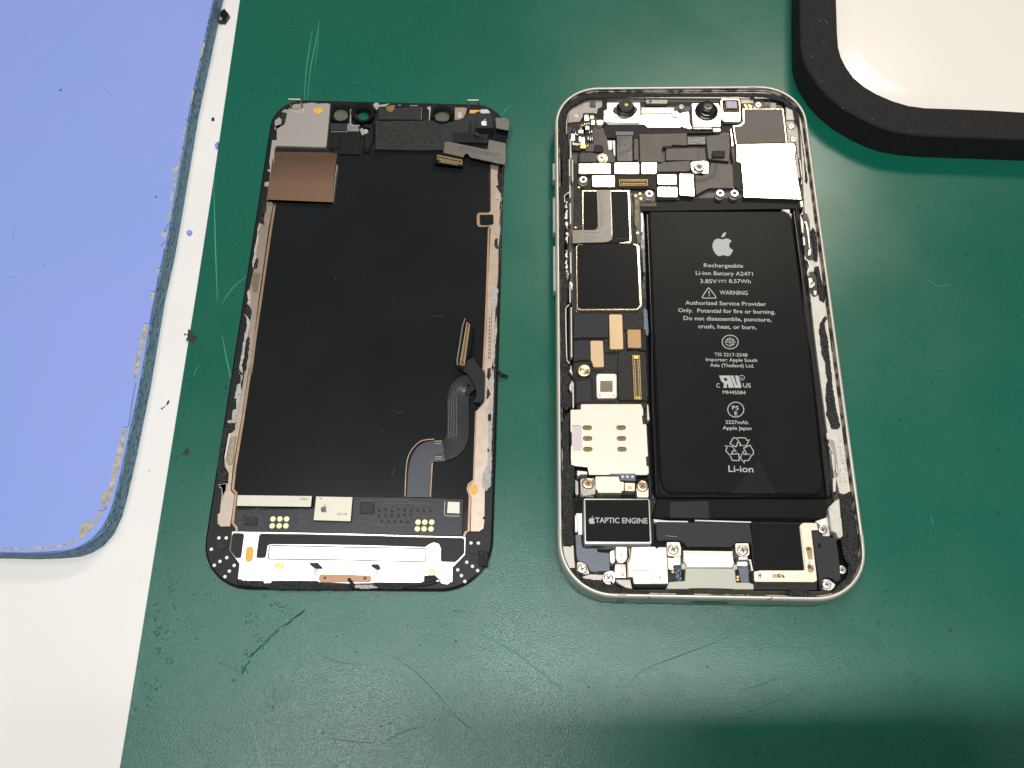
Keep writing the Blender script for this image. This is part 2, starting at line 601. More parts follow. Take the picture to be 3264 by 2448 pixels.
def text(s, px, z, h, m, par, ang=0.0, align='CENTER', name='lettering', width=None, bold=0.0, sp=1.0):
    cu = bpy.data.curves.new('t', 'FONT')
    cu.body = s
    cu.size = 1.0
    cu.align_x = align
    cu.space_character = sp
    cu.offset = bold
    cu.extrude = 0.0
    cu.resolution_u = 3
    o = bpy.data.objects.new('t', cu)
    C.objects.link(o)
    dg = bpy.context.evaluated_depsgraph_get()
    me = bpy.data.meshes.new_from_object(o.evaluated_get(dg))
    bpy.data.objects.remove(o)
    xs = [v.co.x for v in me.vertices]
    sc = h / 0.70                                 # cap height of the built-in face
    sx = sc
    if width:
        sx = width / (max(xs) - min(xs))
    p = at(px[0], px[1], z)
    og = org(par)
    ca, sa = math.cos(ang), math.sin(ang)
    for v in me.vertices:
        x, y = v.co.x * sx, v.co.y * sc
        v.co = ((p.x + x * ca - y * sa - og.x) * S, (p.y + x * sa + y * ca - og.y) * S, (z - og.z) * S)
    me.materials.append(m)
    ob = bpy.data.objects.new(name, me)
    C.objects.link(ob)
    ob.parent = par
    return ob


def logo(px, z, w, m, par, name='fruit_emblem'):
    """fruit emblem with a bite and a leaf, w mm wide"""
    c = at(px[0], px[1], z)
    body = [(0.0, .38), (.12, .42), (.26, .45), (.40, .38), (.47, .28), (.38, .20), (.335, .08), (.34, -.04), (.40, -.15), (.50, -.22),
            (.44, -.38), (.34, -.52), (.24, -.58), (.12, -.56), (.0, -.52), (-.12, -.56), (-.24, -.58), (-.35, -.50), (-.45, -.34), (-.51, -.12), (-.50, .10),
            (-.42, .30), (-.28, .42), (-.14, .43)]
    leaf = [(-.02, .50), (.01, .64), (.10, .77), (.22, .83), (.21, .70), (.13, .57)]
    bp_ = smooth_path(body + [body[0]], 3)[:-1]
    lf = smooth_path(leaf + [leaf[0]], 3)[:-1]
    o = None
    for sh, nm in ((bp_, name), (lf, 'leaf_mark')):
        lp = [Vector((c.x + a * w, c.y + b * w, z)) for a, b in sh]
        q = prism_w(nm, [lp], z, z - 0.02, m, par)
    return q


def pins(name, px4, z, n, m, par, rows=2, w=0.30, cell=0.5):
    """rows of contact pins inside the quad px4 (tl, tr, br, bl) – far too small to pick apart"""
    q = [at(x, y, z) for x, y in px4]
    vs, fs = [], []
    for r_ in range(rows):
        v0, v1 = (r_ + .5 - w / 2) / rows, (r_ + .5 + w / 2) / rows
        for i in range(n):
            u0, u1 = (i + .5 - cell / 2) / n, (i + .5 + cell / 2) / n
            b = len(vs)
            for dz in (0, -.15):
                for u, v in ((u0, v0), (u1, v0), (u1, v1), (u0, v1)):
                    p = (q[0] * (1 - u) + q[1] * u) * (1 - v) + (q[3] * (1 - u) + q[2] * u) * v
                    vs.append(Vector((p.x, p.y, z + dz)))
            fs += [(b, b + 1, b + 2, b + 3), (b, b + 4, b + 5, b + 1), (b + 1, b + 5, b + 6, b + 2), (b + 2, b + 6, b + 7, b + 3), (b + 3, b + 7, b + 4, b)]
    return mesh_obj(name, vs, fs, m, par, kind='stuff')


# ================================================================== SETTING
MZ = -0.8                                        # bench top level; the mat's face is z = 0


def flat(name, w, z1, z0, m, **kw):
    return prism_w(name, [w], z1, z0, m, None, **kw)


flat('table_top', [Vector(v) for v in ((-420, -330, 0), (420, -330, 0), (420, 520, 0), (-420, 520, 0))], MZ, MZ - 20, m_desk, kind='structure')

# ================================================================== GREEN MAT
ed = [at(x, y, 0) for x, y in ((764, 0), (720, 300), (676, 600), (630, 900), (582, 1200), (530, 1525), (478, 1850), (430, 2150), (381, 2448))]
d0 = (ed[0] - ed[1]).normalized()
d1 = (ed[-1] - ed[-2]).normalized()
mp_ = [ed[0] + d0 * 160] + ed + [ed[-1] + d1 * 90, Vector((260, -190, 0)), Vector((260, 230, 0))]
gm = root('repair_mat', 'large dark green rubber mat the two phone halves lie on, scratched and worn', 'mat', (20, 0, 0))
prism_w('rubber_sheet', [mp_], 0, MZ, m_green, gm, ch=0.12)
GZ = 0.012


def near_edge(p):
    return any(p.x < e.x + 1.0 and abs(p.y - e.y) < 12 for e in ed)


def scr(px, w, m, **kw):
    return ribbon('scratch', smooth_path(px, 5), w, GZ, m, gm, th=0.01, taper=True, **kw)


X8 = reg(700, 0, 1200 / 2212)
scr(X8(545, 180, 525, 300, 508, 420, 498, 590), .22, m_scratch)
scr(X8(588, 125, 560, 270, 535, 400, 516, 590), .22, m_scratch)
scr(X8(583, 140, 575, 280, 557, 400), .12, m_scratch)
scr(G2(1885, 0, 1893, 300, 1903, 650, 1918, 1000), .26, m_scratch)
scr(G2(2180, 775, 2090, 840, 2010, 930, 1965, 1010), .18, m_scratch)
scr(S6(205, 1280, 240, 1480, 280, 1659) + S7(310, 60, 355, 200), .26, m_scratch)
scr(S2(1820, 230, 1740, 310, 1690, 380), .14, m_scratch)
scr(G2(1745, 1560, 1705, 1659), .12, m_scratch)
scr(G1(1890, 1520, 1885, 1659), .14, m_scratch)
scr(M5(300, 120, 420, 200, 560, 280, 700, 350, 850, 390), .12, m_scratchf)
scr(M5(850, 395, 1100, 450, 1350, 470, 1600, 460), .10, m_scratchf)
scr(M5(200, 390, 420, 500, 620, 650, 740, 750), .5, m_scratchf)
scr(M4(1700, 510, 1850, 600, 1980, 720, 2120, 880, 2212, 965), .15, m_scratchd)
scr(M5(0, 830, 100, 900, 230, 1000), .14, m_scratchd)
scr(M5(1095, 720, 1200, 620, 1400, 540, 1600, 465, 1780, 390), .2, m_scratchd)
scr(M5(1540, 930, 1800, 870, 2000, 790, 2150, 720), .16, m_scratchd)
scr(M5(1760, 745, 1870, 710, 2000, 660), .16, m_scratchd)
scr(M4(2042, 240, 2045, 285, 2120, 270, 2212, 275) + M5(100, 270, 190, 295), .2, m_scratchd)
scr(M4(1700, 1050, 1800, 990, 1950, 945), .18, m_scratchd)
scr(M4(1340, 540, 1450, 575, 1540, 585), .16, m_scratchd)
scr(M4(1380, 1020, 1500, 1035, 1640, 1050), .16, m_scratchd)
scr(M4(740, 580, 800, 600, 850, 635), .16, m_scratchd)
scr(M5(1780, 440, 2000, 480, 2212, 490), .12, m_scratchd)
scr(M5(2000, 780, 2100, 850), .12, m_scratchd)
scr(K7(365, 740, 385, 830, 430, 900, 450, 980), .3, m_scratchd)
scr(K7(505, 1580, 520, 1620), .2, m_scratchf)
scr(K7(470, 520, 540, 570, 600, 560), .2, m_scratchf)
for q, m in ((G2(1660, 1240, 1745, 1310, 1700, 1365, 1640, 1340), m_soot), (G3(1520, 570, 1545, 600, 1525, 640, 1465, 640, 1500, 620), m_soot),
             (G3(1465, 640, 1440, 660, 1445, 690, 1425, 655), m_soot), (M4(815, 665, 835, 670, 830, 695, 810, 690), m_scratchd),
             (M4(325, 715, 345, 715, 335, 740), m_scratchd)):
    prism('smudge', q, GZ + .004, 0.002, m, gm, rag=.25)


m_ridge = mat('wrinkled_rubber', (0.012, 0.125, 0.088), 0.26, 0, bump=.35, bscale=1.6, spec=.7)
for q, w_ in ((M4(915, 545, 960, 500, 1010, 455, 1070, 395, 1140, 345, 1165, 315), .7), (M4(870, 640, 890, 600, 920, 560), .5), (M4(1165, 320, 1210, 290, 1240, 265), .45)):
    pa = smooth_path(q, 4)
    L_ = [at(x, y, 0) for x, y in pa]
    a_, b_ = [], []
    for i in range(len(L_)):
        d = (L_[min(i + 1, len(L_) - 1)] - L_[max(i - 1, 0)]).normalized()
        wv = w_ / 2 * math.sin(math.pi * (i + .3) / (len(L_) - .4)) ** .6 * random.uniform(.7, 1.2)
        nn = Vector((-d.y, d.x, 0))
        a_.append(L_[i] + nn * wv)
        b_.append(L_[i] - nn * wv)
    vs, fs = [], []
    for i in range(len(L_)):
        vs += [a_[i], L_[i] + Vector((0, 0, .18 * random.uniform(.6, 1.1))), b_[i]]
        if i:
            k_ = 3 * i
            fs += [(k_ - 3, k_ - 2, k_ + 1, k_), (k_ - 2, k_ - 1, k_ + 2, k_ + 1)]
    mesh_obj('crease', vs, fs, m_ridge, gm, smooth=True)


def specks(name, n, m, par, xr, yr, z, r0, r1, keep=None):
    vs, fs = [], []
    for _ in range(n):
        x, y = random.uniform(*xr), random.uniform(*yr)
        p = at(x, y, z)
        r_ = random.uniform(r0, r1)
        b = len(vs)
        t0 = random.random() * 6
        for kx in range(5):
            t = t0 + kx * 1.2566
            q = random.uniform(.5, 1)
            vs.append(Vector((p.x + r_ * q * math.cos(t), p.y + r_ * q * math.sin(t), z)))
        vs.append(Vector((p.x, p.y, z + r_ * .6)))
        fs += [(b + i, b + (i + 1) % 5, b + 5) for i in range(5)]
    return mesh_obj(name, vs, fs, m, par, kind='stuff')


specks('pale_dust', 46, m_scratch, gm, (760, 2500), (10, 300), 0.01, .07, .16)
specks('pale_grit', 40, m_scratch, gm, (2760, 3250), (620, 2300), 0.01, .06, .15)
specks('dark_grit', 45, m_scratchd, gm, (600, 3200), (1950, 2440), 0.01, .10, .28)

random.seed(21)
vs, fs = [], []
for cx, cy, sp_r, n_ in ((380, 400, 45, 16), (375, 490, 20, 7), (440, 575, 25, 12), (340, 720, 50, 16), (240, 870, 45, 14), (880, 620, 25, 10), (930, 335, 40, 12), (1100, 250, 50, 12), (1000, 190, 60, 12), (905, 530, 30, 12),
                         (350, 280, 45, 14), (700, 170, 80, 10), (560, 300, 120, 10), (980, 440, 60, 10), (460, 60, 60, 12), (430, 140, 60, 12), (1080, 780, 60, 8), (320, 800, 30, 8)):
    for _ in range(n_):
        px = M4(cx + random.gauss(0, sp_r * .6), cy + random.gauss(0, sp_r * .6))[0]
        p = at(px[0], px[1], 0)
        if near_edge(p):
            continue
        r_ = random.uniform(.12, .34)
        b = len(vs)
        for kx in range(8):
            t = kx * math.pi / 4
            vs.append(Vector((p.x + r_ * math.cos(t), p.y + r_ * .8 * math.sin(t), 0.0)))
        for kx in range(8):
            t = kx * math.pi / 4
            vs.append(Vector((p.x + r_ * .6 * math.cos(t), p.y + r_ * .5 * math.sin(t), r_ * .28)))
        vs.append(Vector((p.x, p.y, r_ * .36)))
        for i in range(8):
            i2 = (i + 1) % 8
            fs += [(b + i, b + i2, b + 8 + i2, b + 8 + i), (b + 8 + i, b + 8 + i2, b + 16)]
mesh_obj('rubber_pebbles', vs, fs, m_ridge, gm, smooth=True, kind='stuff')

# ================================================================== BLUE PAD
PZ = 5.0
pe = [(682, 0), (611, 325), (564, 600), (532, 780), (499, 925), (452, 1200), (427, 1320), (403, 1435), (386, 1510), (371, 1572), (356, 1625),
      (330, 1680), (294, 1721), (256, 1744), (219, 1756), (150, 1762), (78, 1764), (0, 1762)]
pw = [at(x, y, PZ) for x, y in pe]
top0 = pw[0] + (pw[0] - pw[1]).normalized() * 110
pad_out = [top0] + pw + [pw[-1] + Vector((-140, 0, 0)), Vector((pw[-1].x - 140, top0.y, PZ))]
bp_ = root('soft_pad', 'periwinkle blue topped foam pad with a peeling edge on the white table', 'foam pad', (-150, 20, MZ))
prism_w('foam_core', [pad_out], PZ - 0.25, MZ, m_bluefoam, bp_, ch=0.3)
prism_w('top_sheet', [[Vector((v.x, v.y, PZ)) for v in inset(pad_out if area2(pad_out) > 0 else pad_out[::-1], .25)]], PZ, PZ - 0.25, m_blue, bp_, ch=0.08)
# a paler rolled lip that runs round the edge of the sheet
lip = smooth_path([(x - 5, y) for x, y in pe[:10]] + [(x - 4, y - 5) for x, y in pe[10:]], 3)
ribbon('edge_lip', lip, 0.22, PZ + .05, m_blue, bp_, th=.1)
torn = [G1(1785, 365, 1805, 370, 1795, 430, 1782, 500, 1760, 530, 1768, 450), G1(1700, 795, 1715, 800, 1700, 880, 1685, 920, 1672, 915, 1688, 850),
        G1(1635, 1105, 1652, 1108, 1635, 1190, 1615, 1240, 1608, 1235, 1620, 1160), G1(1600, 1305, 1612, 1310, 1598, 1368, 1588, 1365),
        G1(1580, 1390, 1595, 1395, 1580, 1480, 1572, 1525, 1520, 1520, 1515, 1490, 1560, 1465), G1(1525, 1570, 1560, 1565, 1555, 1600, 1515, 1600),
        G1(1525, 1625, 1555, 1620, 1540, 1659) + G2(1530, 60, 1512, 140, 1500, 150, 1508, 60), G2(1480, 210, 1505, 212, 1498, 270, 1480, 278, 1472, 250),
        G2(1470, 340, 1470, 400, 1450, 435, 1425, 420, 1430, 385), G2(1420, 490, 1442, 490, 1435, 512, 1410, 518), G2(1385, 708, 1408, 710, 1392, 745, 1378, 742),
        G2(1325, 910, 1362, 912, 1350, 985, 1330, 985, 1312, 930),
        G2(1270, 1195, 1308, 1190, 1290, 1290, 1268, 1370, 1245, 1440, 1240, 1500, 1225, 1600, 1200, 1659) + G3(1112, 0, 1100, 30, 1082, 20) + G2(1175, 1640, 1195, 1560, 1190, 1500, 1225, 1430, 1245, 1330),
        G3(1005, 415, 1030, 415, 1010, 540, 985, 650, 955, 780, 925, 900, 900, 990, 880, 1040, 830, 1035, 815, 1000, 825, 950, 880, 920, 905, 820, 935, 690, 970, 560),
        G3(855, 1060, 865, 1070, 800, 1150, 770, 1200, 740, 1250, 690, 1290, 660, 1320, 640, 1320, 650, 1215, 690, 1180, 750, 1185, 790, 1140, 800, 1095),
        G3(640, 1325, 560, 1370, 480, 1390, 350, 1400, 350, 1385, 430, 1380, 520, 1365, 600, 1335),
        G3(350, 1385, 345, 1402, 180, 1408, 0, 1410, 0, 1390, 100, 1392, 220, 1392, 310, 1388)]
for q in torn:
    prism('torn_patch', q, PZ + .03, PZ - .2, m_torn, bp_, rag=.18, step=.7)
for q in (G1(1888, 10, 1872, 60, 1868, 130), G1(1860, 75, 1840, 82), G1(1855, 118, 1838, 124), G1(1850, 160, 1836, 168), G1(1842, 195, 1825, 205), G1(1838, 240, 1812, 250),
          G1(1812, 358, 1788, 362), G1(1718, 792, 1700, 796), G1(1668, 1060, 1630, 1052), G1(1660, 1105, 1635, 1104), G1(1618, 1300, 1592, 1306), G1(1600, 1385, 1580, 1388),
          G2(1495, 300, 1470, 340, 1450, 380), G2(1460, 460, 1435, 490, 1410, 512), G2(1450, 530, 1432, 620, 1412, 700, 1385, 705), G2(1395, 770, 1385, 830, 1372, 905, 1322, 908),
          G2(1355, 1000, 1335, 1090, 1318, 1185, 1275, 1190), G3(1105, 50, 1075, 200, 1045, 400, 1000, 408), G3(860, 1048, 858, 1080, 800, 1095),
          G3(895, 1190, 830, 1270, 720, 1350, 600, 1400, 450, 1430, 250, 1436, 100, 1432, 0, 1436)):
    ribbon('edge_tear', smooth_path(q, 3), .22, PZ + .06, m_edgeblue, bp_, th=.25)
for q in (G1(522, 797, 534, 780, 546, 792, 534, 802), G2(1362, 72, 1378, 66, 1385, 78, 1370, 84), G2(378, 690, 392, 674, 398, 680, 388, 692), G1(961, 1000, 970, 998, 970, 1008, 962, 1008)):
    prism('dirt_speck', q, PZ + .02, PZ - .05, m_padspeck, bp_, rag=.1)
for q in (G1(920, 772, 955, 810, 985, 850), G2(135, 280, 120, 400, 115, 500), G2(70, 778, 120, 782, 175, 785), G1(200, 310, 235, 340, 265, 370)):
    ribbon('fine_scratch', smooth_path(q, 4), .09, PZ + .012, m_edgeblue, bp_, th=.01, taper=True)

specks('raised_glint_dots', 70, m_glint, bp_, (205, 460), (75, 370), PZ + .01, .07, .15)  # raised dots coloured pale to paint the film's glints
specks('raised_glint_dots', 25, m_glint, bp_, (20, 400), (1280, 1740), PZ + .01, .05, .12)
# loose crumbs lying on the white strip of the table
def crumb(name, label, cat, q, h, m, z=MZ, **kw):
    o = prism(name, q, z + h, z, m, None, ch=min(.15, h * .3), cat=cat, label=label, group='loose crumbs on the white strip', **kw)
    return o


crumb('plastic_chip', 'black square plastic chip on the white strip at its far end', 'debris', G1(1975, 70, 2015, 120, 1985, 165, 1960, 150, 1935, 125, 1945, 95), 1.6, m_gloss)
crumb('adhesive_crumb', 'small black and pale crumb just in front of the square chip on the table strip', 'debris', G1(1920, 165, 1945, 175, 1965, 160, 1990, 175, 1985, 200, 1925, 195), .8, m_glue, rag=.1)
crumb('foam_crumb', 'blue crumb in the middle of the white table strip beside the foam pad', 'debris', G2(1640, 380, 1665, 360, 1692, 375, 1685, 400, 1665, 416, 1645, 400), .5, m_bluecrumb)
crumb('foam_crumb', 'blue crumb at the very edge of the green mat on the white strip', 'debris', G1(1890, 1270, 1905, 1250, 1922, 1245, 1918, 1305, 1900, 1300), .7, m_bluecrumb)
crumb('adhesive_crumb', 'lone round dark crumb on the upper part of the white strip', 'debris', G1(1860, 1045, 1870, 1030, 1885, 1032, 1884, 1055, 1865, 1060), .5, m_glue)
crumb('adhesive_crumb', 'long dark sliver on the lower part of the white strip', 'debris', G3(1365, 192, 1377, 195, 1365, 225, 1350, 228), .3, m_soot)
crumb('adhesive_crumb', 'thin crooked dark shred below the long sliver on the white strip', 'debris', G3(1345, 235, 1320, 255, 1305, 252, 1322, 275, 1318, 262, 1340, 245), .2, m_soot)
crumb('adhesive_crumb', 'tiny dark crumb touching the mat edge on the white strip', 'debris', G2(1618, 1284, 1630, 1276, 1638, 1284, 1624, 1292), .4, m_soot)
specks('table_grit', 12, m_soot, None, (420, 640), (700, 2300), MZ, .07, .2)['kind'] = 'stuff'
bpy.data.objects['table_grit']['label'] = 'fine dark grit scattered over the white strip of the table'

# ================================================================== BLACK FRAMED BOARD
FZ = 8.6
fo = K6(148, -400, 143, 0, 146, 200, 150, 420, 172, 530, 210, 630, 300, 770, 400, 880, 530, 990, 700, 1090, 850, 1160, 1000, 1210, 1180, 1240, 1350, 1255, 1800, 1270, 2212, 1285, 2900, 1310, 2900, -400)
fi = K6(470, -300, 480, 0, 490, 300, 500, 430, 525, 520, 570, 610, 640, 710, 740, 795, 850, 860, 1000, 925, 1150, 970, 1300, 990, 1600, 1000, 1900, 1012, 2212, 1030, 2700, 1050, 2700, -300)
fb = root('framed_board', 'glossy white sheet in a thick black sponge frame at the far right of the mat', 'board', (130, 150, 0))
outw = [at(x, y, FZ) for x, y in fo]
inw = [at(x, y, FZ) for x, y in fi]
prism_w('sponge_frame', [outw, inw], FZ, 0, m_blackfoam, fb, ch=0.35)
inn = inw if area2(inw) > 0 else inw[::-1]
if area2(inw) < 0:
    inw = inw[::-1]
ring = inw
vs, fs = [], []
for d_, z_ in ((-.4, 6.2), (1, 6.45), (2.4, 6.7), (3.8, 6.92), (5.0, 7.08), (6.0, 7.18), (6.8, 7.23)):
    vs += [Vector((v.x, v.y, z_)) for v in inset(ring, d_)]
n_ = len(ring)
for j in range(6):
    for i in range(n_):
        i2 = (i + 1) % n_
        fs.append((j * n_ + i, j * n_ + i2, (j + 1) * n_ + i2, (j + 1) * n_ + i))
fs.append(tuple(6 * n_ + i for i in range(n_)))
mesh_obj('white_sheet', vs, fs, m_board, fb, smooth=True)
for x, y in ((210, 385), (365, 385), (250, 520), (345, 745), (585, 715), (330, 190), (350, 170), (375, 185), (390, 205), (480, 665), (690, 885), (810, 1100), (1160, 1205), (690, 990), (540, 1000), (310, 735)):
    px = K6(x, y)[0]
    specks('frame_lint', 1, m_residue, fb, (px[0], px[0] + 1), (px[1], px[1] + 1), FZ, .08, .2)

# ================================================================== PHONE BODY
ph = root('opened_phone', 'opened phone with silver frame, bare circuit boards and a black lettered battery', 'phone', (0, 0, 0))
RZ = 7.0
tl, tr, br, bl = (1767.6, 282.3), (2557, 276), (2779.8, 1921), (1778.5, 1904)
quad = [at(x, y, 6.2) for x, y in (tl, bl, br, tr)]
out = rnd(quad, 11.5, 14)
# add points along the straights so bands can be cut from them
dens = []
for i in range(len(out)):
    a, b = out[i], out[(i + 1) % len(out)]
    nseg = max(1, int((b - a).length / 1.6))
    for j in range(nseg):
        dens.append(a + (b - a) * j / nseg)
out = dens
if area2(out) < 0:
    out = out[::-1]
LZ = 5.7
sweep('frame', out, [(1.2, 0.15), (.45, .25), (.12, .55), (0, 1.0), (0, 6.1), (.05, 6.45), (.2, 6.78), (.45, 6.95), (.6, 6.97), (.75, 6.9), (.8, 6.75), (.82, 6.6)], m_alu, ph)
sweep('inner_wall', out, [(.82, 6.6), (.95, 6.4), (.95, 6.15), (1.05, 6.1), (1.12, LZ + .02), (1.3, LZ + .02)], m_wall, ph)
lw = inset(out, 1.12)
li = rnd([at(x, y, LZ) for x, y in ((1811, 309), (1822, 1877), (2738, 1886), (2712, 1700), (2672, 1560), (2640, 1400), (2618, 1230), (2600, 1100), (2575, 860), (2545, 310))], 5.5, 5)
prism_w('inner_ledge', [[v for v in lw], [v for v in li]], LZ, 1.4, m_cream, ph)
prism_w('back_plate', [inset(out, 1.2)], 1.4, 0.15, m_floor, ph)


def near(px, z=6.2):
    p = at(px[0], px[1], z)
    return min(range(len(out)), key=lambda i: (out[i].xy - p.xy).length)


def band(px, half=0.85):
    i = near(px)
    c = out[i]
    idx = [j for j in range(i - 6, i + 7)]
    n = len(out)
    pts = [out[j % n] for j in idx]
    # resample: keep only a short stretch
    d = (out[(i + 1) % n] - out[i - 1]).normalized()
    a, b = c - d * half, c + d * half
    nn = Vector((-d.y, d.x, 0))
    prof = [(-.03, .6), (-.03, 6.12), (.03, 6.49), (.18, 6.82), (.45, 6.985), (.75, 6.95), (.85, 6.7)]
    vs, fs = [], []
    for dd, z in prof:
        for e in (a, b):
            v = e + nn * dd
            vs.append(Vector((v.x, v.y, z)))
    for j in range(len(prof) - 1):
        fs.append((2 * j, 2 * j + 1, 2 * j + 3, 2 * j + 2))
    mesh_obj('antenna_band', vs, fs, m_anten, ph)


band(B1(100, 395)[0])
band(B1(1120, 1420)[0])
band(B3(1870, 450)[0])
band(P1(150, 790)[0])
band(P2(2100, 790)[0])
band(P2(1190, 90)[0])


def box(name, x0, x1, y0, y1, z0, z1, m, par, ch=.1, r=0, **kw):
    w = [Vector((x0, y0, z1)), Vector((x1, y0, z1)), Vector((x1, y1, z1)), Vector((x0, y1, z1))]
    if r:
        w = rnd(w, r)
    return prism_w(name, [w], z1, z0, m, par, ch=ch, **kw)


for (f, y0, y1), nm in (((P1, 1310, 1575), 'ring_switch'), ((P3, 350, 910), 'volume_button'), ((P3, 1130, 1850), 'volume_button')):
    a = at(*f(120, y0)[0], 4.5)
    b = at(*f(120, y1)[0], 4.5)
    xo = out[near(f(170, (y0 + y1) / 2)[0])].x
    box(nm, xo - .55, xo + .2, b.y, a.y, 2.2, 4.6, m_alu, ph, ch=.18)
pt0, pt1 = at(*B2(650, 1530)[0], 2.6), at(*B2(1180, 1530)[0], 2.6)
yb = out[near(B2(900, 1440)[0])].y
# charging port slot and screws in the bottom wall
lp = []
xc, hw, zc = (pt0.x + pt1.x) / 2, 3.9, 3.4
vs = []
for i in range(16):
    t = 2 * math.pi * i / 16
    vs.append(Vector((xc + math.copysign(hw - 1.1, math.cos(t)) + 1.1 * math.cos(t), yb - .04 + (xc * 0), zc + 1.1 * math.sin(t))))
mesh_obj('charging_port', vs, [tuple(range(16))], m_floor, ph)

specks('dust', 30, m_print, ph, (2100, 2500), (700, 1500), 5.0, .04, .08)
# --- black adhesive left round the ledge
AZ = LZ + .28
left_o = P1(560, 185, 400, 240, 300, 330, 240, 430, 205, 540, 195, 800, 200, 1030, 250, 1100, 262, 1659) + P3(215, 170, 215, 900, 225, 1659) + P4(228, 800, 235, 1659) + P5(242, 480, 245, 700)
left_i = P5(330, 740, 420, 660, 410, 500, 350, 430, 420, 240, 370, 180) + P4(370, 1540, 330, 1440, 312, 1000, 310, 640, 345, 560, 360, 200) + P3(305, 1500, 300, 1100, 300, 850, 295, 600, 290, 320, 365, 250) + \
    P1(362, 1659, 360, 1100, 355, 880, 310, 840, 310, 620, 345, 470, 450, 370, 640, 275, 700, 262)
prism('adhesive_strip', left_o + left_i, AZ, LZ - .05, m_glue, ph, rag=.10, ch=.12, label='long black adhesive strip down the left ledge')
prism('adhesive_strip', P5(300, 850, 250, 960, 250, 1280, 275, 1360, 270, 1659) + P6(262, 500, 268, 900, 265, 1360, 330, 1410, 400, 1415, 440, 1370, 435, 1000, 440, 780, 425, 600, 462, 480, 462, 150, 385, 100)
      + P5(380, 1600, 372, 1290, 370, 960, 385, 780, 340, 770), AZ + .1, LZ - .05, m_glue, ph, rag=.10, ch=.12)
topo = P1(560, 183, 900, 178, 1500, 180) + P2(0, 180, 500, 178, 1100, 180, 1350, 178, 1550, 200, 1720, 270, 1840, 370, 1910, 500, 1960, 700, 2010, 1000, 2060, 1400, 2085, 1560, 2075, 1640)
topi = P2(2045, 1600, 2030, 1300, 1985, 900, 1945, 700, 1880, 600, 1840, 440, 1740, 395, 1700, 330, 1500, 262, 1250, 240, 1190, 288, 1150, 250, 1000, 238, 500, 240) + P1(2111, 242, 1500, 250, 940, 262, 700, 268)
prism('adhesive_strip', topo + topi, AZ - .1, LZ - .05, m_glue, ph, rag=.07, ch=.1, label='thin black adhesive strip along the top ledge and corner')
for q in (R1(310, 520, 330, 485, 355, 520, 372, 650, 380, 760, 370, 810, 340, 800, 335, 700, 318, 620), R1(350, 860, 385, 850, 405, 950, 430, 1050, 447, 1150, 438, 1195, 395, 1170, 378, 1100, 370, 960, 345, 890),
          R1(445, 1320, 462, 1345, 440, 1400, 465, 1500, 485, 1620) + R2(480, 30, 495, 150, 520, 400, 555, 620, 590, 750, 575, 790, 510, 790, 490, 720, 455, 650, 470, 600, 450, 500, 460, 360, 470, 330, 455, 260, 445, 150, 415, 90, 410, 0)
          + R1(405, 1600, 390, 1450, 400, 1390),
          R2(575, 1395, 620, 1405, 695, 1378, 705, 1500) + B3(1700, 0, 1760, 350, 1800, 600, 1790, 900, 1740, 1100, 1600, 1260, 1480, 1370, 1390, 1390, 1380, 1330, 1430, 1270, 1600, 1120, 1675, 960, 1640, 880, 1570, 820, 1530, 640, 1510, 480, 1552, 460, 1530, 150, 1505, 0),
          B3(650, 1340, 700, 1310, 740, 1300, 900, 1265, 1010, 1320, 1010, 1415, 700, 1418), B2(370, 1350, 480, 1298, 560, 1320, 660, 1355, 668, 1392, 385, 1392),
          B1(245, 960, 370, 958, 430, 1060, 480, 1120, 620, 1140, 790, 1150, 850, 1230, 900, 1245, 935, 1235, 950, 1170, 985, 1200, 1030, 1260, 1180, 1290, 1370, 1335, 1560, 1330, 1565, 1385, 1300, 1375, 900, 1375, 700, 1350, 560, 1290, 400, 1190, 300, 1060)):
    prism('adhesive_strip', q, AZ + .12, LZ - .05, m_glue, ph, rag=.09, ch=.1)
# flecks and cracks of old glue on the bottom ledge
for q in (B2(680, 1300, 700, 1335, 760, 1355, 830, 1325, 920, 1300, 1000, 1305, 1100, 1300, 1150, 1370, 1200, 1355, 1290, 1365, 1340, 1335, 1440, 1345, 1510, 1405), B2(1150, 1370, 1140, 1400), B2(1500, 1390, 1525, 1370),
          B3(330, 1470, 390, 1450, 410, 1425), B1(1540, 1440, 1570, 1420), B2(580, 1290, 800, 1285, 1100, 1290, 1310, 1300), B1(1050, 1200, 1100, 1250, 1160, 1270)):
    ribbon('glue_crack', q, .2, LZ + .03 if q[0][1] < 1896 else 7.02, m_soot, ph, th=.05)
specks('glue_flecks', 60, m_soot, ph, (2100, 2500), (1880, 1896), LZ, .05, .13)
specks('glue_flecks', 90, m_soot, ph, (2668, 2700), (1370, 1560), LZ, .05, .16)

# --- mid level plates
CZ = 4.4
prism('carrier_plate', P1(330, 620, 420, 400, 620, 285, 1500, 300) + P2(0, 300, 1000, 270, 1500, 290, 1740, 420, 1800, 900, 1900, 1659) + FU(1728, 430, 1400, 440, 1240, 700, 1215, 420) + P1(320, 1300), CZ - .5, 1.4, m_taupe, ph)
prism('grey_corner_bracket', P1(350, 480, 450, 372, 640, 285, 905, 285, 905, 400, 835, 430, 822, 520, 770, 505, 600, 505, 595, 560, 545, 640, 345, 660, 345, 850, 318, 830, 318, 640), 5.0, 3.6, m_grey, ph, r=.3, ch=.08)
prism('foam_block', rc(P1, 705, 300, 795, 400), 5.3, 4.9, m_taupe, ph, ch=.05)
screw(ph, P1, 485, 550, 5.1, .62, m_screw)
prism('mid_bracket', P1(600, 700, 760, 700, 930, 745, 985, 900, 1000, 1090, 1110, 1190, 1110, 1290, 960, 1290, 880, 1120, 640, 1115, 560, 1000), 4.5, 3.6, m_taupe, ph, ch=.05)
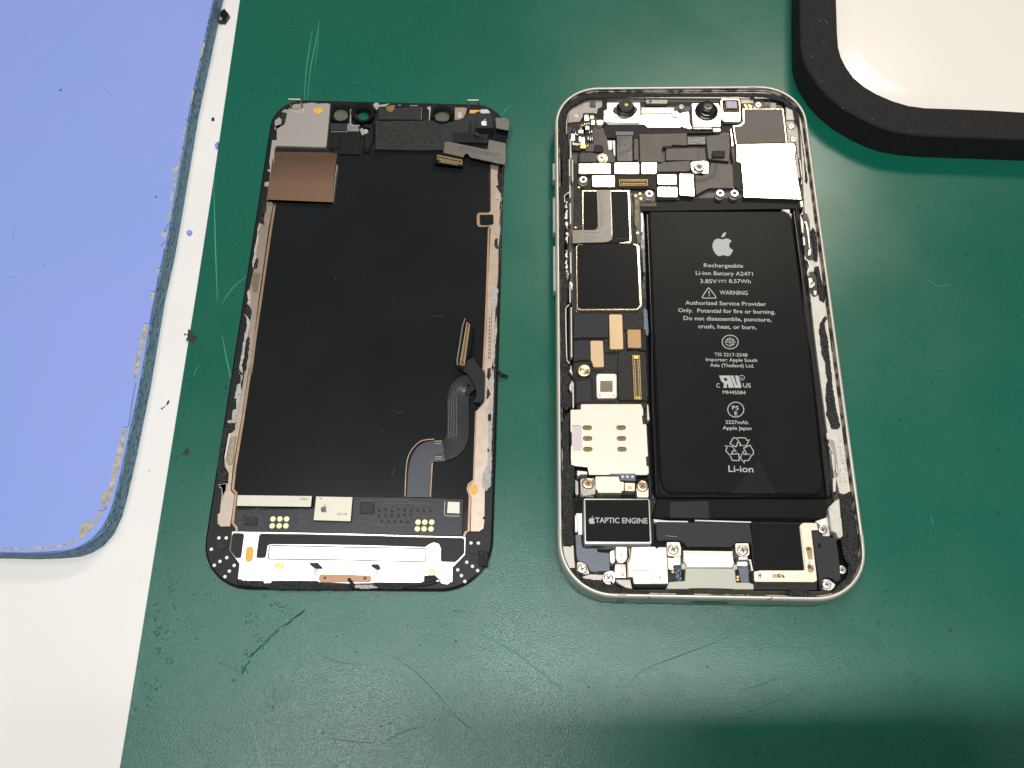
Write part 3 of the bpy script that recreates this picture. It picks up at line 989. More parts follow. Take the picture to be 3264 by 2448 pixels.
prism('dark_flex', P1(845, 430, 970, 300, 975, 450, 925, 470, 925, 600, 820, 600), 4.9, 3.8, m_black, ph, r=.2)
prism('foam_block', P1(780, 1010, 900, 1010, 930, 1080, 900, 1130, 770, 1120), 5.0, 4.4, m_foam, ph, r=.3, ch=.1)
# cluster of tiny soldered components
for q in (P1(600, 520, 770, 520, 780, 580, 760, 830, 620, 860, 590, 700), P1(410, 720, 620, 715, 640, 830, 600, 880, 560, 1110, 430, 1100, 395, 920), P1(640, 880, 765, 880, 765, 975, 650, 970)):
    prism('component_board', q, 4.75, 3.8, m_pcb, ph, r=.2)
for x, y, w, h, m in ((650, 580, 70, 100, m_bright), (740, 570, 60, 55, m_bright), (755, 655, 60, 75, m_bright), (665, 740, 70, 65, m_smd), (560, 800, 85, 60, m_smd), (450, 775, 45, 60, m_smdblue),
                      (435, 890, 65, 115, m_bright), (590, 950, 70, 120, m_bright), (600, 1040, 90, 60, m_gold), (545, 920, 40, 90, m_smd), (585, 700, 30, 30, m_gold), (680, 910, 20, 60, m_smd), (715, 920, 20, 50, m_smd), (742, 915, 16, 55, m_smd),
                      (620, 680, 22, 40, m_smd), (655, 675, 22, 30, m_smd), (690, 670, 22, 30, m_smd), (440, 990, 24, 55, m_smd), (470, 1000, 24, 40, m_smd), (500, 1005, 22, 40, m_smd), (530, 1000, 20, 40, m_smd), (735, 800, 20, 40, m_smd), (700, 810, 16, 40, m_smd),
                      (560, 750, 24, 24, m_gold), (670, 1025, 22, 22, m_gold), (475, 820, 18, 40, m_smd), (500, 850, 40, 18, m_smd), (690, 600, 16, 60, m_gold)):
    prism('chip_component', rc(P1, x - w / 2, y - h / 2, x + w / 2, y + h / 2), 5.15, 4.7, m, ph, r=.12 if w > 50 else .05, ch=.06)
prism('solder_blob', P1(800, 620, 840, 605, 930, 610, 925, 680, 890, 705, 810, 690), 5.4, 4.5, m_bright, ph, r=.4, ch=.15)

# --- front camera row
cb = prism('camera_bracket', P1(1525, 540, 1545, 520, 2030, 520, 2111, 510) + P2(60, 500, 170, 478, 188, 520, 190, 650, 235, 750, 205, 765, 90, 735, 70, 705, 50, 737, 0, 737) + P1(1630, 737, 1570, 688, 1000, 688, 960, 660), 5.1, 4.2, m_bright, ph, r=.15, ch=.08)
prism('wall_shade_strip', P1(1530, 415, 2050, 415, 2060, 510, 1530, 515), 5.35, 4.4, m_steel, ph, ch=.05)  # strip put in for the shade of the upper wall
prism('wall_clip', P1(1600, 285, 1955, 285, 1945, 355, 1605, 350), 5.3, 4.4, m_grey, ph, r=.2, ch=.06)
lathe('clip_hole', at(*P1(1675, 318)[0], 5.32), [(.42, 5.0), (.42, 5.32)], m_floor, ph, n=14)
screw(ph, P2, 60, 395, 5.9, .75, m_steel)
disc('standoff', at(*P1(2075, 520)[0], 5.4), .95, 5.5, 4.4, m_screw, ph)
disc('dimple', at(*P1(1940, 612)[0], 5.12), .26, 5.14, 5.0, m_grey, ph, ch=.04)
ribbon('stamped_mark', P1(1665, 612, 1680, 597, 1705, 597, 1722, 612), .12, 5.13, m_grey, ph)
c1 = prism('front_camera', P1(978, 335, 1512, 335, 1520, 640, 1500, 660, 965, 655, 925, 630, 925, 460, 975, 450), 5.5, 3.5, m_bright, ph, r=.25, ch=.1, label='camera module with a tall barrel and yellow-green pupil')
ca = at(*P1(1275, 455)[0], 5.5)
lathe('lens_barrel', ca, [(2.6, 5.5), (2.6, 5.7), (2.35, 5.85), (2.3, 6.3), (1.85, 6.45), (1.85, 7.35), (1.75, 7.45), (1.2, 7.45)], m_lens, c1)
prism('barrel_ear', P1(1075, 430, 1110, 400, 1170, 420, 1170, 500, 1100, 480), 6.0, 5.5, m_lens, c1, r=.3)
prism('barrel_ear', P1(1385, 430, 1430, 400, 1470, 430, 1455, 470, 1390, 500), 6.0, 5.5, m_lens, c1, r=.3)
lathe('lens_front', ca, [(1.62, 7.40), (1.62, 7.47), (.6, 7.49)], m_lensmid, c1)
lathe('pupil', ca, [(.5, 7.48), (.5, 7.55), (.32, 7.62)], m_pupil, c1)
c2 = prism('front_camera', P2(222, 350, 300, 345, 655, 345, 690, 430, 692, 722, 245, 730), 5.5, 3.5, m_bright, ph, r=.25, ch=.1, label='camera module with a wide all-black lens barrel')
ca = at(*P2(462, 475)[0], 5.5)
lathe('lens_barrel', ca, [(2.95, 5.5), (2.95, 5.75), (2.8, 5.9), (2.35, 6.0), (2.3, 6.45), (2.05, 6.6), (1.95, 6.62), (1.75, 7.0), (1.7, 7.5), (1.55, 7.6), (.8, 7.6), (.7, 7.45)], m_lens, c2)
lathe('pupil', ca, [(.28, 7.45), (.28, 7.5), (.1, 7.53)], m_dkgrey, c2)
lathe('barrel_ring', ca, [(2.0, 6.6), (2.03, 6.66), (1.93, 6.68)], m_dkgrey, c2)
prism('module_tab', rc(P2, 565, 745, 690, 800), 5.3, 4.4, m_bright, ph, r=.3, ch=.1)
prism('module_tab', rc(P2, 250, 740, 548, 756), 5.2, 4.4, m_warmplate, ph)
sm = prism('sensor_housing', P2(680, 300, 715, 268, 975, 265, 1005, 300, 1015, 620, 1000, 645, 745, 645, 700, 600), 5.6, 3.8, m_warmplate, ph, r=.2, ch=.1,
           holes=[P2(722, 300, 972, 300, 985, 490, 735, 490)], hr=.1)
prism('sensor_die', P2(735, 300, 965, 300, 975, 485, 745, 485), 4.9, 4.0, m_floor, sm)
prism('sensor_frame', P2(762, 290, 950, 290, 962, 430, 775, 435), 5.3, 4.8, m_bordergold, sm, ch=.05)
prism('sensor_window', P2(785, 300, 925, 300, 945, 340, 945, 400, 920, 418, 795, 418), 5.36, 5.2, m_sensor, sm, r=.2)
prism('sensor_cap', P2(735, 505, 765, 500, 775, 535, 920, 535, 930, 505, 1010, 500, 1012, 630, 995, 645, 750, 645), 5.75, 5.0, m_bright, sm, r=.2, ch=.08)
pins('sensor_contacts', P2(780, 500, 910, 500, 915, 532, 785, 532), 5.55, 3, m_gold, sm, rows=1, w=.8, cell=.7)
prism('corner_board', P2(1020, 350, 1215, 345, 1250, 290, 1330, 270, 1400, 330, 1450, 430, 1045, 432), 4.8, 3.8, m_taupe, ph, r=.2)
for x, y in ((1082, 380), (1145, 382), (1175, 395), (1100, 412), (1170, 420), (1240, 415)):
    prism('gold_contact', rc(P2, x - 20, y - 18, x + 20, y + 16), 5.1, 4.7, m_gold, ph, r=.15, ch=.06)
screw(ph, P2, 1297, 365, 5.6, .98, m_bright)
prism('tape_piece', P2(1390, 300, 1560, 330, 1690, 335, 1690, 445, 1460, 435, 1370, 380), 4.9, 4.2, m_flexdark, ph, r=.1)
prism('foam_block', rc(P2, 1485, 342, 1575, 432), 5.15, 4.8, m_flex, ph)
prism('cream_boss', P2(1015, 255, 1160, 262, 1210, 300, 1215, 340, 1020, 345), 5.2, 4.2, m_cream, ph, ch=.05)
prism('cream_boss', P2(1735, 400, 1810, 400, 1865, 470, 1870, 610, 1745, 612), 5.4, 4.2, m_cream, ph, rag=.07)
# rear camera cover and big shield
prism('camera_cover_rim', P2(1035, 430, 1695, 432, 1758, 985, 930, 1003, 882, 705, 1000, 690, 1045, 640), 5.15, 3.5, m_warmplate, ph, ch=.08, r=.15)
prism('camera_cover', P2(1072, 440, 1680, 440, 1742, 975, 945, 990, 908, 722, 1010, 712, 1068, 665, 1072, 560), 5.3, 5.1, mat('camera_cover_grey', (0.11, 0.098, 0.086), 0.5, 0.1, nz=.08, nscale=.3), ph, ch=.05, r=.2)
prism('battery_shield', P2(940, 1003, 1862, 988, 1890, 1040, 1898, 1140, 1872, 1155, 1938, 1620) + [(2556, 636), (2370, 629)] + P2(1045, 1640, 1012, 1300, 945, 1285), 5.35, 3.4, m_warmplate, ph, r=.25, ch=.12, label='large blank nickel shield plate below the grey camera cover')
prism('side_bracket', P2(1735, 640, 1880, 625, 1922, 670, 1955, 1230, 1925, 1235, 1895, 985, 1770, 985), 5.0, 3.8, m_grey, ph, r=.2, ch=.06)
screw(ph, P2, 1825, 708, 5.4, .92, m_bright)
screw(ph, P2, 1860, 915, 5.4, .92, m_bright)
prism('spring_clip', P2(1880, 1155, 1915, 1150, 1968, 1540, 1925, 1545), 5.4, 4.2, m_grey, ph, ch=.08)
prism('spring_clip', P2(1950, 1250, 1962, 1250, 2005, 1560, 1990, 1640, 1978, 1640, 1990, 1560), 5.2, 4.2, m_steel, ph)
prism('bracket_leg', P2(845, 760, 862, 758, 890, 1030, 872, 1032), 5.0, 4.0, m_warmplate, ph)

# --- flexes under the cameras
prism('black_gasket', P1(905, 640, 1000, 690, 1560, 690, 1640, 740, 2111, 745) + P2(90, 740, 250, 770, 560, 760, 700, 700, 880, 660, 850, 820, 250, 830, 0, 830) + P1(1500, 840, 1480, 920, 985, 900, 940, 800), 4.7, 3.5, m_black, ph, r=.1, ch=.05)
prism('camera_flex', P1(1115, 800, 1405, 795, 1405, 1290, 1125, 1290), 5.0, 4.0, m_flexdark, ph, ch=.3, r=.1)
prism('flex_fold_highlight', rc(P1, 1115, 795, 1405, 860), 5.25, 4.9, m_bluegrey, ph, ch=.12)  # lighter strip paints the highlight along the flex's bend
prism('taupe_strip', rc(P1, 1412, 920, 1478, 1252), 4.75, 4.2, m_taupe, ph)
prism('white_label', P1(985, 945, 1060, 945, 1062, 1080, 1030, 1095, 1005, 1090), 4.75, 4.2, m_white, ph, r=.15)
prism('white_label', P1(1068, 945, 1108, 945, 1112, 1200, 1085, 1160), 4.75, 4.2, m_white, ph, r=.1)
prism('ribbon_cable', P1(1495, 838, 2111, 828) + P2(152, 825, 152, 1025, -90, 1010, -95, 1040, -225, 1040, -255, 1090, -225, 1290) + P1(1510, 1285), 4.9, 4.0, m_taupe, ph, r=.15, ch=.08)
prism('ribbon_cable', rc(P2, 155, 880, 450, 1010), 4.75, 4.0, m_flexdark, ph, ch=.08)
prism('ribbon_cable', P2(450, 880, 530, 860, 660, 850, 700, 815, 830, 810, 840, 1090, 825, 1282, 490, 1240), 5.15, 4.0, m_taupe, ph, r=.3, ch=.1)
prism('cable_plug', P2(565, 1100, 765, 1105, 755, 1210, 550, 1205, 550, 1140), 5.7, 5.0, m_dkgrey, ph, r=.2, ch=.15)
prism('ribbon_cable', P2(-185, 1072, 330, 1060, 325, 1275, 200, 1262, -190, 1262), 5.0, 4.0, m_taupe, ph, r=.1, ch=.08)
prism('cable_slot', P2(-240, 1030, -90, 1030, -85, 1060, -235, 1065), 4.95, 4.0, m_black, ph)
prism('ribbon_cable', P2(-225, 1290, 195, 1265, 200, 1420, 150, 1440, -330, 1445, -330, 1330), 4.9, 4.0, m_taupe, ph, r=.1, ch=.08)
prism('ribbon_cable', P2(540, 1300, 885, 1325, 920, 1659) + [(2342, 608), (2336, 600), (2260, 600), (2218, 622), (2215, 556)] + P2(380, 1510, 500, 1450), 4.9, 4.0, m_taupe, ph, r=.2, ch=.1)
for o_ in range(3):
    ribbon('cable_trace', smooth_path(P2(590 + 20 * o_, 1310, 590 + 20 * o_, 1400, 550 + 20 * o_, 1490 + 10 * o_, 460 + 8 * o_, 1540 + 22 * o_, 290, 1570 + 26 * o_), 4), .09, 4.94, m_black, ph)
for o_ in range(2):
    ribbon('cable_trace', P2(-600, 868 + 26 * o_, -60, 862 + 26 * o_, 140, 866 + 26 * o_), .07, 4.93, m_flexdark, ph)
prism('dark_frame_rail', P2(850, 1050, 905, 1290, 950, 1290, 1000, 1320, 1035, 1659) + [(2362, 612), (2348, 600)] + P2(900, 1659, 880, 1320), 5.1, 4.0, m_black, ph)
prism('screw_tab', P2(210, 1290, 440, 1270, 495, 1290, 495, 1470, 270, 1470, 215, 1400), 5.1, 4.2, m_warmplate, ph, r=.3, ch=.08)
screw(ph, P2, 350, 1355, 5.9, 1.35, m_bright)

# --- connector covers (plain bright caps)
for q, l in ((rc(P1, 520, 1307, 1040, 1480), None), (rc(P1, 1097, 1297, 1495, 1480), None), (P1(1530, 1297, 1785, 1297, 1772, 1480, 1530, 1480), None), (P1(737, 1500, 1108, 1500, 1110, 1692, 740, 1690), None),
             (P1(1782, 1490, 2093, 1490, 2098, 1650, 1790, 1650), None), (P3(1787, 177, 2107, 180, 2110, 343, 1790, 340), None), ([(2166, 553), (2211, 555), (2214, 626), (2166, 622)], None)):
    prism('connector_cap', q, 5.45, 4.3, m_warmplate, ph, r=.35, ch=.1)
prism('dark_flex', P1(515, 1135, 720, 1120, 860, 1150, 850, 1300, 515, 1300), 5.0, 3.6, m_flexdark, ph, r=.3, ch=.3)
gr = screw(ph, P1, 893, 1215, 5.7, 1.25, m_bright)
disc('solder_ring', at(*P1(900, 1230)[0], 5.2), 1.5, 5.25, 4.5, m_screwgold, ph)
prism('board_top', P1(455, 1300, 1800, 1290, 2111, 1480, 2150, 1659) + P3(2150, 390, 1770, 400, 1750, 220, 560, 215, 500, 420, 455, 400), 4.55, 1.4, m_pcb, ph)
for f, x, y in ((P3, 600, 60), (P3, 1658, 285), (FU, 1556, 417), (FU, 1587, 417)):
    px = f(x, y)[0]
    c = at(px[0], px[1], 5.9)
    so = lathe('screw_post', c, [(1.15, 4.2), (1.15, 4.8), (1.02, 4.9), (1.02, 5.75), (.9, 5.9), (.5, 5.9), (.46, 5.7), (.44, 5.62)], m_bright, ph, n=24)
    disc('post_bore', Vector((c.x, c.y, 5.66)), .43, 5.66, 5.6, m_slot, so, ch=.01)
prism('foam_gasket', P3(1110, -30, 1640, -20, 1760, 0, 1755, 215, 1560, 200, 1140, 195), 4.9, 4.3, m_foam, ph, rag=.08, ch=.08)


def connector(par, q4, z, n, name='board_connector', mm=m_pin, mb=m_pin):
    """tl tr br bl; long side first"""
    w = [at(x, y, z) for x, y in q4]
    if area2(w) < 0:
        w = w[::-1]
    inn_ = inset(w, .2)
    o = prism_w(name, [w, inn_], z, z - .8, mb, par, ch=.06)
    prism_w('socket_base', [inset(w, .2)], z - .3, z - .8, m_sock, o)
    c = [(q4[0][a] + q4[1][a] + q4[2][a] + q4[3][a]) / 4 for a in (0, 1)]
    qq = [(c[0] + (x - c[0]) * .86, c[1] + (y - c[1]) * .86) for x, y in q4]
    pins('contact_pins', qq, z - .08, n, mm, o)
    return o


connector(ph, P3(1175, 58, 1632, 55, 1635, 155, 1178, 155), 5.6, 17)

# --- logic board
prism('logic_board', [(1832, 548), (1990, 600), (2042, 770), (2062, 1290), (1828, 1290), (1826, 800)], 4.3, 1.4, m_pcb, ph)
prism('chip_shield', P3(575, 230, 1345, 230, 1372, 1050, 1350, 1080, 590, 1100), 4.75, 4.0, m_warmplate, ph, ch=.08)
prism('chip_shield', P3(480, 1140, 505, 1100, 1465, 1090, 1500, 1120) + P4(1548, 575, 1475, 650, 525, 655, 490, 620), 4.85, 4.0, m_warmplate, ph, r=.3, ch=.12)
prism('shield_foam', P3(603, 248, 1300, 245, 1318, 300, 1345, 1000, 1345, 1045, 1130, 1075, 600, 1100), 4.95, 4.7, m_label, ph, r=.12, ch=.06)
prism('shield_foam', P3(500, 1135, 515, 1108, 1340, 1075, 1440, 1112, 1462, 1140) + P4(1505, 560, 1460, 612, 560, 618, 512, 590), 5.05, 4.8, m_label, ph, r=.12, ch=.06)
ribbon('foam_seam', P3(1125, 1000, 1150, 1010, 1335, 1012), .1, 4.99, m_floor, ph)
prism('flat_flex', P3(812, 225, 1048, 225, 1072, 960, 1060, 1020, 1010, 1055, 940, 1068, 600, 1075, 425, 1085, 425, 870, 780, 868, 815, 850, 832, 800), 5.25, 4.9, m_flex, ph, r=.25, ch=.06)
for x in (862, 898):
    ribbon('flex_trace', P3(x, 245, x + 12, 500, x + 20, 830), .07, 5.28, m_taupe, ph)
ribbon('flex_trace', P3(1035, 240, 1052, 600, 1058, 950), .07, 5.28, m_smd, ph)
ribbon('flex_trace', P3(580, 905, 800, 915, 870, 900), .07, 5.28, m_taupe, ph)
prism('board_strip', P3(1388, 288, 1752, 288, 1752, 415, 1512, 420, 1505, 560, 1525, 1090, 1470, 1085, 1430, 900, 1452, 860, 1418, 760, 1420, 420), 4.7, 3.0, mat('grey_solder_mask', (0.09, 0.085, 0.07), .4, 0, nz=.2), ph, ch=.05)
prism('board_edge', P3(1512, 428, 1770, 425, 1768, 492, 1512, 492), 4.4, 3.0, mat('brown_board_edge', (0.09, 0.07, 0.03), .5, 0), ph)
for x, y in ((1440, 322), (1508, 287), (1522, 367), (1470, 917), (475, 832), (530, 186)):
    disc('gold_dot', at(*P3(x, y)[0], 4.72), .3, 4.75, 4.4, m_gold, ph, ch=.03)
for (x, y, w, h) in ((1452, 405, 55, 14), (1435, 432, 14, 40), (1470, 440, 14, 60), (1452, 470, 50, 12), (1462, 552, 45, 10), (1440, 580, 12, 50), (1468, 590, 12, 55), (1462, 612, 45, 10), (1462, 640, 40, 10), (1455, 668, 45, 10), (1475, 700, 12, 45), (1452, 712, 30, 12), (1440, 745, 30, 14), (1458, 775, 14, 30)):
    prism('gold_marking', rc(P3, x - w / 2, y - h / 2, x + w / 2, y + h / 2), 4.74, 4.69, m_bordergold, ph)
prism('white_tape', P3(1520, 600, 1555, 600, 1565, 690, 1555, 905, 1525, 905), 4.6, 3.0, m_white, ph, r=.1)
prism('blue_grey_tape', P3(1540, 1150, 1580, 1190, 1595, 1550, 1560, 1550), 4.5, 3.0, m_bluegrey, ph, r=.1)
prism('blue_grey_tape', P4(1568, 610, 1620, 650, 1645, 960, 1640, 1050, 1612, 1055, 1590, 960, 1570, 950), 4.6, 3.0, m_bluegrey, ph, rag=.05)
specks('board_solder', 60, m_smd, ph, (1838, 1858), (640, 780), 4.35, .06, .14)
specks('board_solder', 40, m_smd, ph, (2010, 2022), (640, 750), 4.35, .06, .14)
# left wall springs: bright crumpled bits behind the adhesive
random.seed(11)
for f, x, y0, y1 in ((P3, 322, 410, 520), (P3, 320, 540, 700), (P3, 322, 720, 860), (P3, 335, 900, 1080), (P3, 328, 1190, 1320), (P3, 322, 1330, 1500), (P3, 335, 1510, 1640), (P4, 335, 20, 170), (P4, 400, 180, 330), (P5, 395, 20, 180), (P5, 395, 250, 450)):
    q = []
    yy = y0
    while yy < y1:
        q += [x + random.uniform(-26, 12), yy]
        yy += random.uniform(20, 45)
    q2 = []
    yy = y1
    while yy > y0:
        q2 += [x + random.uniform(14, 38), yy]
        yy -= random.uniform(20, 45)
    prism('wall_spring', f(q + q2), 5.8, 4.6, m_cream if f is P5 else m_steel, ph, ch=.05)
for f, x, y0, y1 in ((P3, 392, 440, 770), (P3, 398, 1230, 1560), (P1, 395, 920, 1230), (P1, 425, 1250, 1600), (P3, 385, 0, 350), (P4, 385, 190, 520), (P4, 408, 600, 1400), (P5, 435, 300, 700), (P1, 380, 1240, 1659)):
    prism('side_spring', f(x - 13, y0, x + 10, y0, x + 16, y1, x - 8, y1), 5.5, 4.2, m_cream, ph, ch=.05)
ribbon('wall_rib', P4(370, 560, 322, 600, 318, 700, 325, 1100, 335, 1440, 375, 1500), .2, 5.85, m_alu, ph, th=.6)
ribbon('wall_rib', P3(380, 262, 340, 280, 295, 320, 300, 420), .2, 5.85, m_alu, ph, th=.6)
ribbon('wall_rib', P4(488, 0, 500, 300, 505, 600, 490, 660, 520, 690), .14, 4.9, m_warmplate, ph, th=.3)

# tan pads and flexes below the shields
prism('flex_tail', P4(440, 745, 480, 690, 900, 705, 1015, 690, 1015, 1095, 880, 1090, 560, 1092, 440, 1110), 4.9, 3.6, m_dkgrey, ph, r=.15, ch=.2)
prism('flex_tail', P4(440, 1150, 520, 1120, 720, 1125, 725, 1450, 560, 1450, 440, 1480), 4.8, 3.6, m_dkgrey, ph, r=.15, ch=.2)
prism('foam_gasket', P4(1235, 690, 1540, 680, 1560, 950, 1300, 950, 1240, 1000), 4.75, 4.0, m_foam, ph, rag=.05, ch=.06)
prism('foam_gasket', P4(1165, 1320, 1420, 1290, 1590, 1320, 1605, 1400, 1615, 1659) + P5(1640, 480, 1625, 585, 1190, 582, 1165, 540, 1150, 0), 4.85, 4.0, m_foam, ph, rag=.05, ch=.08)
prism('foam_gasket', P4(925, 1110, 1010, 1110, 1015, 1270, 1130, 1310, 950, 1320, 935, 1500), 4.6, 4.0, m_foam, ph, rag=.05)
prism('tan_pad', P4(1012, 712, 1225, 712, 1243, 1272, 1025, 1275), 5.5, 4.3, m_tan, ph, r=.35, ch=.08, label='longest of the three tan pads')
prism('tan_pad', P4(1305, 955, 1522, 955, 1532, 1255, 1312, 1250), 5.4, 4.3, m_tan2, ph, r=.3, ch=.08, label='darker brown pad beside the battery')
prism('tan_pad', P4(712, 1135, 915, 1135, 935, 1560, 760, 1562, 742, 1480, 718, 1455), 5.4, 4.3, m_tan, ph, r=.35, ch=.08)
prism('pad_arm', P4(1530, 970, 1600, 985, 1600, 1290, 1320, 1280, 1310, 1262, 1532, 1262), 5.0, 4.0, m_black, ph, r=.15)
prism('board_well', P4(950, 1325, 1140, 1320, 1150, 1659, 930, 1659), 4.2, 3.6, m_gloss, ph)
c4 = [P4(1383, 1365)[0], P4(1505, 1365)[0], P5(1535, 572)[0], P5(1415, 570)[0]]
connector(ph, [c4[0], c4[3], c4[2], c4[1]], 5.5, 26)
for q in (P4(1400, 1372, 1490, 1372, 1488, 1430, 1405, 1430), P5(1425, 520, 1520, 520, 1518, 560, 1428, 560)):
    prism('connector_end', q, 5.62, 5.0, m_gold, ph, r=.15, ch=.08)
screw(ph, P5, 613, 100, 5.7, 1.62, m_screwgold, slot=False)
disc('screw_pin', at(*P5(622, 85)[0], 5.8), .42, 5.95, 5.5, m_bright, ph, ch=.15)
prism('black_module', P5(470, 205, 740, 205, 755, 640, 470, 640), 4.7, 1.6, m_black, ph, r=.2, ch=.1)
prism('dark_module_plate', rc(P5, 490, 270, 715, 600), 4.76, 4.6, m_dkgrey, ph, ch=.03)
lc = prism('label_chip', P5(805, 190, 830, 155, 1115, 155, 1135, 180, 1140, 530, 1115, 555, 835, 555, 812, 530), 5.3, 4.0, m_bright, ph, r=.2, ch=.1)
prism('chip_label', rc(P5, 870, 272, 1070, 448), 5.33, 5.29, m_warmplate, lc)
for x in (866, 1088):
    disc('locating_dot', at(*P5(x, 502)[0], 5.33), .2, 5.33, 5.28, m_grey, lc, ch=.02)

# --- SIM reader
SZ = 5.2
slots = []
for x, y in ((663, 1022), (1205, 1022), (668, 1195), (1212, 1195), (672, 1367), (1218, 1367)):
    a = []
    for i in range(14):
        t = 2 * math.pi * i / 14
        a += [x + math.copysign(36, math.cos(t)) + 36 * math.cos(t), y + 36 * math.sin(t)]
    slots.append(P5(a))
sim = prism('sim_reader', P5(560, 642, 1525, 642, 1562, 725, 1562, 960, 1612, 968, 1640, 1500) + P6(1652, 240, 1625, 272, 690, 272, 665, 150, 470, 130, 405, 108, 398, 0) + P5(400, 1320, 415, 1300, 412, 1100, 392, 1080, 392, 745, 410, 732, 555, 730), SZ, 4.85, m_simplate, ph, ch=.06, holes=slots)
prism('reader_body', P5(420, 760, 1550, 740, 1620, 1500) + P6(1620, 250, 700, 255), 4.7, 1.6, m_bordergold, sim)
for x, y in ((663, 1022), (1205, 1022), (668, 1195), (1212, 1195), (672, 1367), (1218, 1367)):
    prism('sim_contact', rc(P5, x - 28, y - 6, x + 22, y + 34), 4.95, 4.7, m_warmplate, sim, r=.1)
prism('lavender_tape', P5(418, 985, 560, 982, 575, 1010, 578, 1375, 560, 1388, 430, 1385), SZ + .05, SZ, m_lav, sim, r=.2)
ribbon('tape_edge', P5(418, 990, 440, 985, 560, 985), .12, SZ + .08, mat('red_edge', (.45, .12, .10), .5), sim)
for q in (P5(1535, 820, 1600, 850, 1615, 965, 1550, 965), P5(1525, 650, 1600, 650, 1605, 700, 1560, 720), P5(1600, 1480, 1645, 1480, 1650, 1640, 1610, 1640), P5(495, 650, 550, 650, 550, 725, 500, 725)):
    prism('reader_latch', q, SZ + .05, 3.5, m_dkgrey, ph, r=.1, ch=.08)
prism('reader_edge', P5(1620, 650, 1640, 655, 1660, 900, 1625, 905), 5.0, 3.0, m_cream, ph)
sp_ = prism('contact_block', P6(1022, 247, 1440, 247, 1438, 368, 1192, 358, 1182, 285, 1024, 280), 5.6, 4.6, m_bluegrey, ph, r=.15, ch=.1)
for x in (1230, 1308, 1387):
    prism('contact_pad', rc(P6, x - 17, 283, x + 17, 314), 5.63, 5.5, m_white, sp_)
prism('black_well', P6(470, 140, 660, 150, 680, 270, 1020, 275, 1190, 360, 1440, 370, 1640, 260, 1680, 640, 600, 640, 480, 560), 3.6, 1.4, m_gloss, ph)
prism('nickel_tab', P6(500, 200, 660, 215, 662, 262, 545, 265, 540, 285, 500, 280), 4.9, 3.6, m_bright, ph, ch=.05)
prism('tan_plate', P6(792, 295, 1170, 293, 1185, 368, 1250, 388, 1252, 520, 1215, 530, 1213, 557, 835, 557, 828, 525, 795, 490), 5.2, 3.6, m_tanplate, ph, r=.1, ch=.06)
prism('screw_tab', P6(550, 340, 590, 325, 775, 315, 800, 500, 790, 580, 600, 610, 555, 560), 4.9, 3.6, m_grey, ph, r=.2, ch=.06)
prism('screw_tab', P6(550, 560, 760, 605, 760, 628, 560, 615), 4.8, 3.6, m_warmplate, ph)
screw(ph, P6, 678, 402, 5.5, 1.28, m_screwgold)
prism('screw_tab', P6(1445, 480, 1475, 375, 1600, 370, 1645, 430, 1648, 635, 1460, 630), 5.0, 3.6, m_tanplate, ph, r=.3, ch=.08)
screw(ph, P6, 1550, 442, 5.7, 1.28, m_screwgold, rot=.8)
prism('hoop_plate', P6(1258, 395, 1430, 400, 1425, 532, 1265, 525), 5.1, 3.6, m_tanplate, ph, r=.1, ch=.06)
ribbon('hoop', smooth_path(P6(1300, 500, 1300, 440, 1345, 425, 1385, 445, 1385, 500), 3), .25, 5.4, m_bright, ph, th=.3)
prism('hoop_pad', rc(P6, 1320, 450, 1368, 492), 5.3, 5.0, m_gold, ph, r=.1)

# --- vibration motor
te = prism('vibration_motor', P6(602, 655, 620, 640, 1650, 650, 1670, 670, 1700, 1360, 1680, 1385, 630, 1390, 612, 1370), 5.55, 1.6, m_bright, ph, r=.15, ch=.22)
prism('motor_label', P6(628, 668, 1645, 668, 1672, 1330, 1650, 1345, 655, 1338, 640, 1325), 5.62, 5.5, m_label, te, r=.08, ch=.03)
text('TAPTIC ENGINE', P6(1212, 1042)[0], 5.64, 1.15, m_print, te, ang=-.004, width=11.1, bold=.018)
logo(P6(736, 1003)[0], 5.64, 1.25, m_print, te)
prism('white_spacer', P6(482, 888, 578, 885, 582, 1228, 520, 1228), 4.8, 2.0, m_white, ph, r=.1)
prism('motor_recess', P6(470, 650, 600, 640, 600, 880, 475, 885), 3.4, 1.6, m_gloss, ph)
prism('side_spring', P6(468, 340, 520, 380, 525, 580, 490, 600, 470, 560), 5.4, 4.0, m_grey, ph, ch=.06)
prism('side_spring', P6(462, 900, 500, 940, 520, 1060, 500, 1200, 465, 1190), 5.4, 4.0, m_steel, ph, r=.2, ch=.1)
prism('cream_inner_wall', P6(255, 1420, 440, 1400, 455, 1659) + B1(360, 860, 365, 955, 250, 955, 190, 800, 160, 600), LZ + .03, 3.5, m_cream, ph)

# --- battery
BZ = 5.0
prism('battery_tray', T1(60, 112, 1640, 92, 1680, 140) + T2(2052, 1470, 2040, 1500, 190, 1505) + T1(100, 1300), 2.0, 1.4, m_gloss, ph)
bt = prism('battery', T1(152, 118, 170, 102, 1540, 100, 1600, 112, 1640, 165) + T2(1842, 20, 1975, 1350, 1950, 1420, 1890, 1452, 400, 1445, 320, 1425, 275, 1330, 215, 60), BZ, 1.6, m_label, ph, r=1.2, ch=.45, label='black battery pack with grey printing')
skirt = [T1(120, 130, 1660, 115)[0], T1(120, 130, 1660, 115)[1]] + T2(2045, 1460, 2010, 1498, 235, 1502, 205, 1460)
prism('battery_skirt', skirt, 3.6, 1.5, m_gloss, ph, r=.8, ch=.5)
ribbon('skirt_edge', T1(1650, 130, 1760, 800, 1850, 1659) + T2(1900, 400, 2040, 1450), .18, 4.2, m_flexdark, ph, th=2)
ribbon('skirt_edge', T1(140, 140, 190, 1400) + T2(190, 400, 235, 1440), .18, 4.2, m_flexdark, ph, th=2)
ta = -0.012
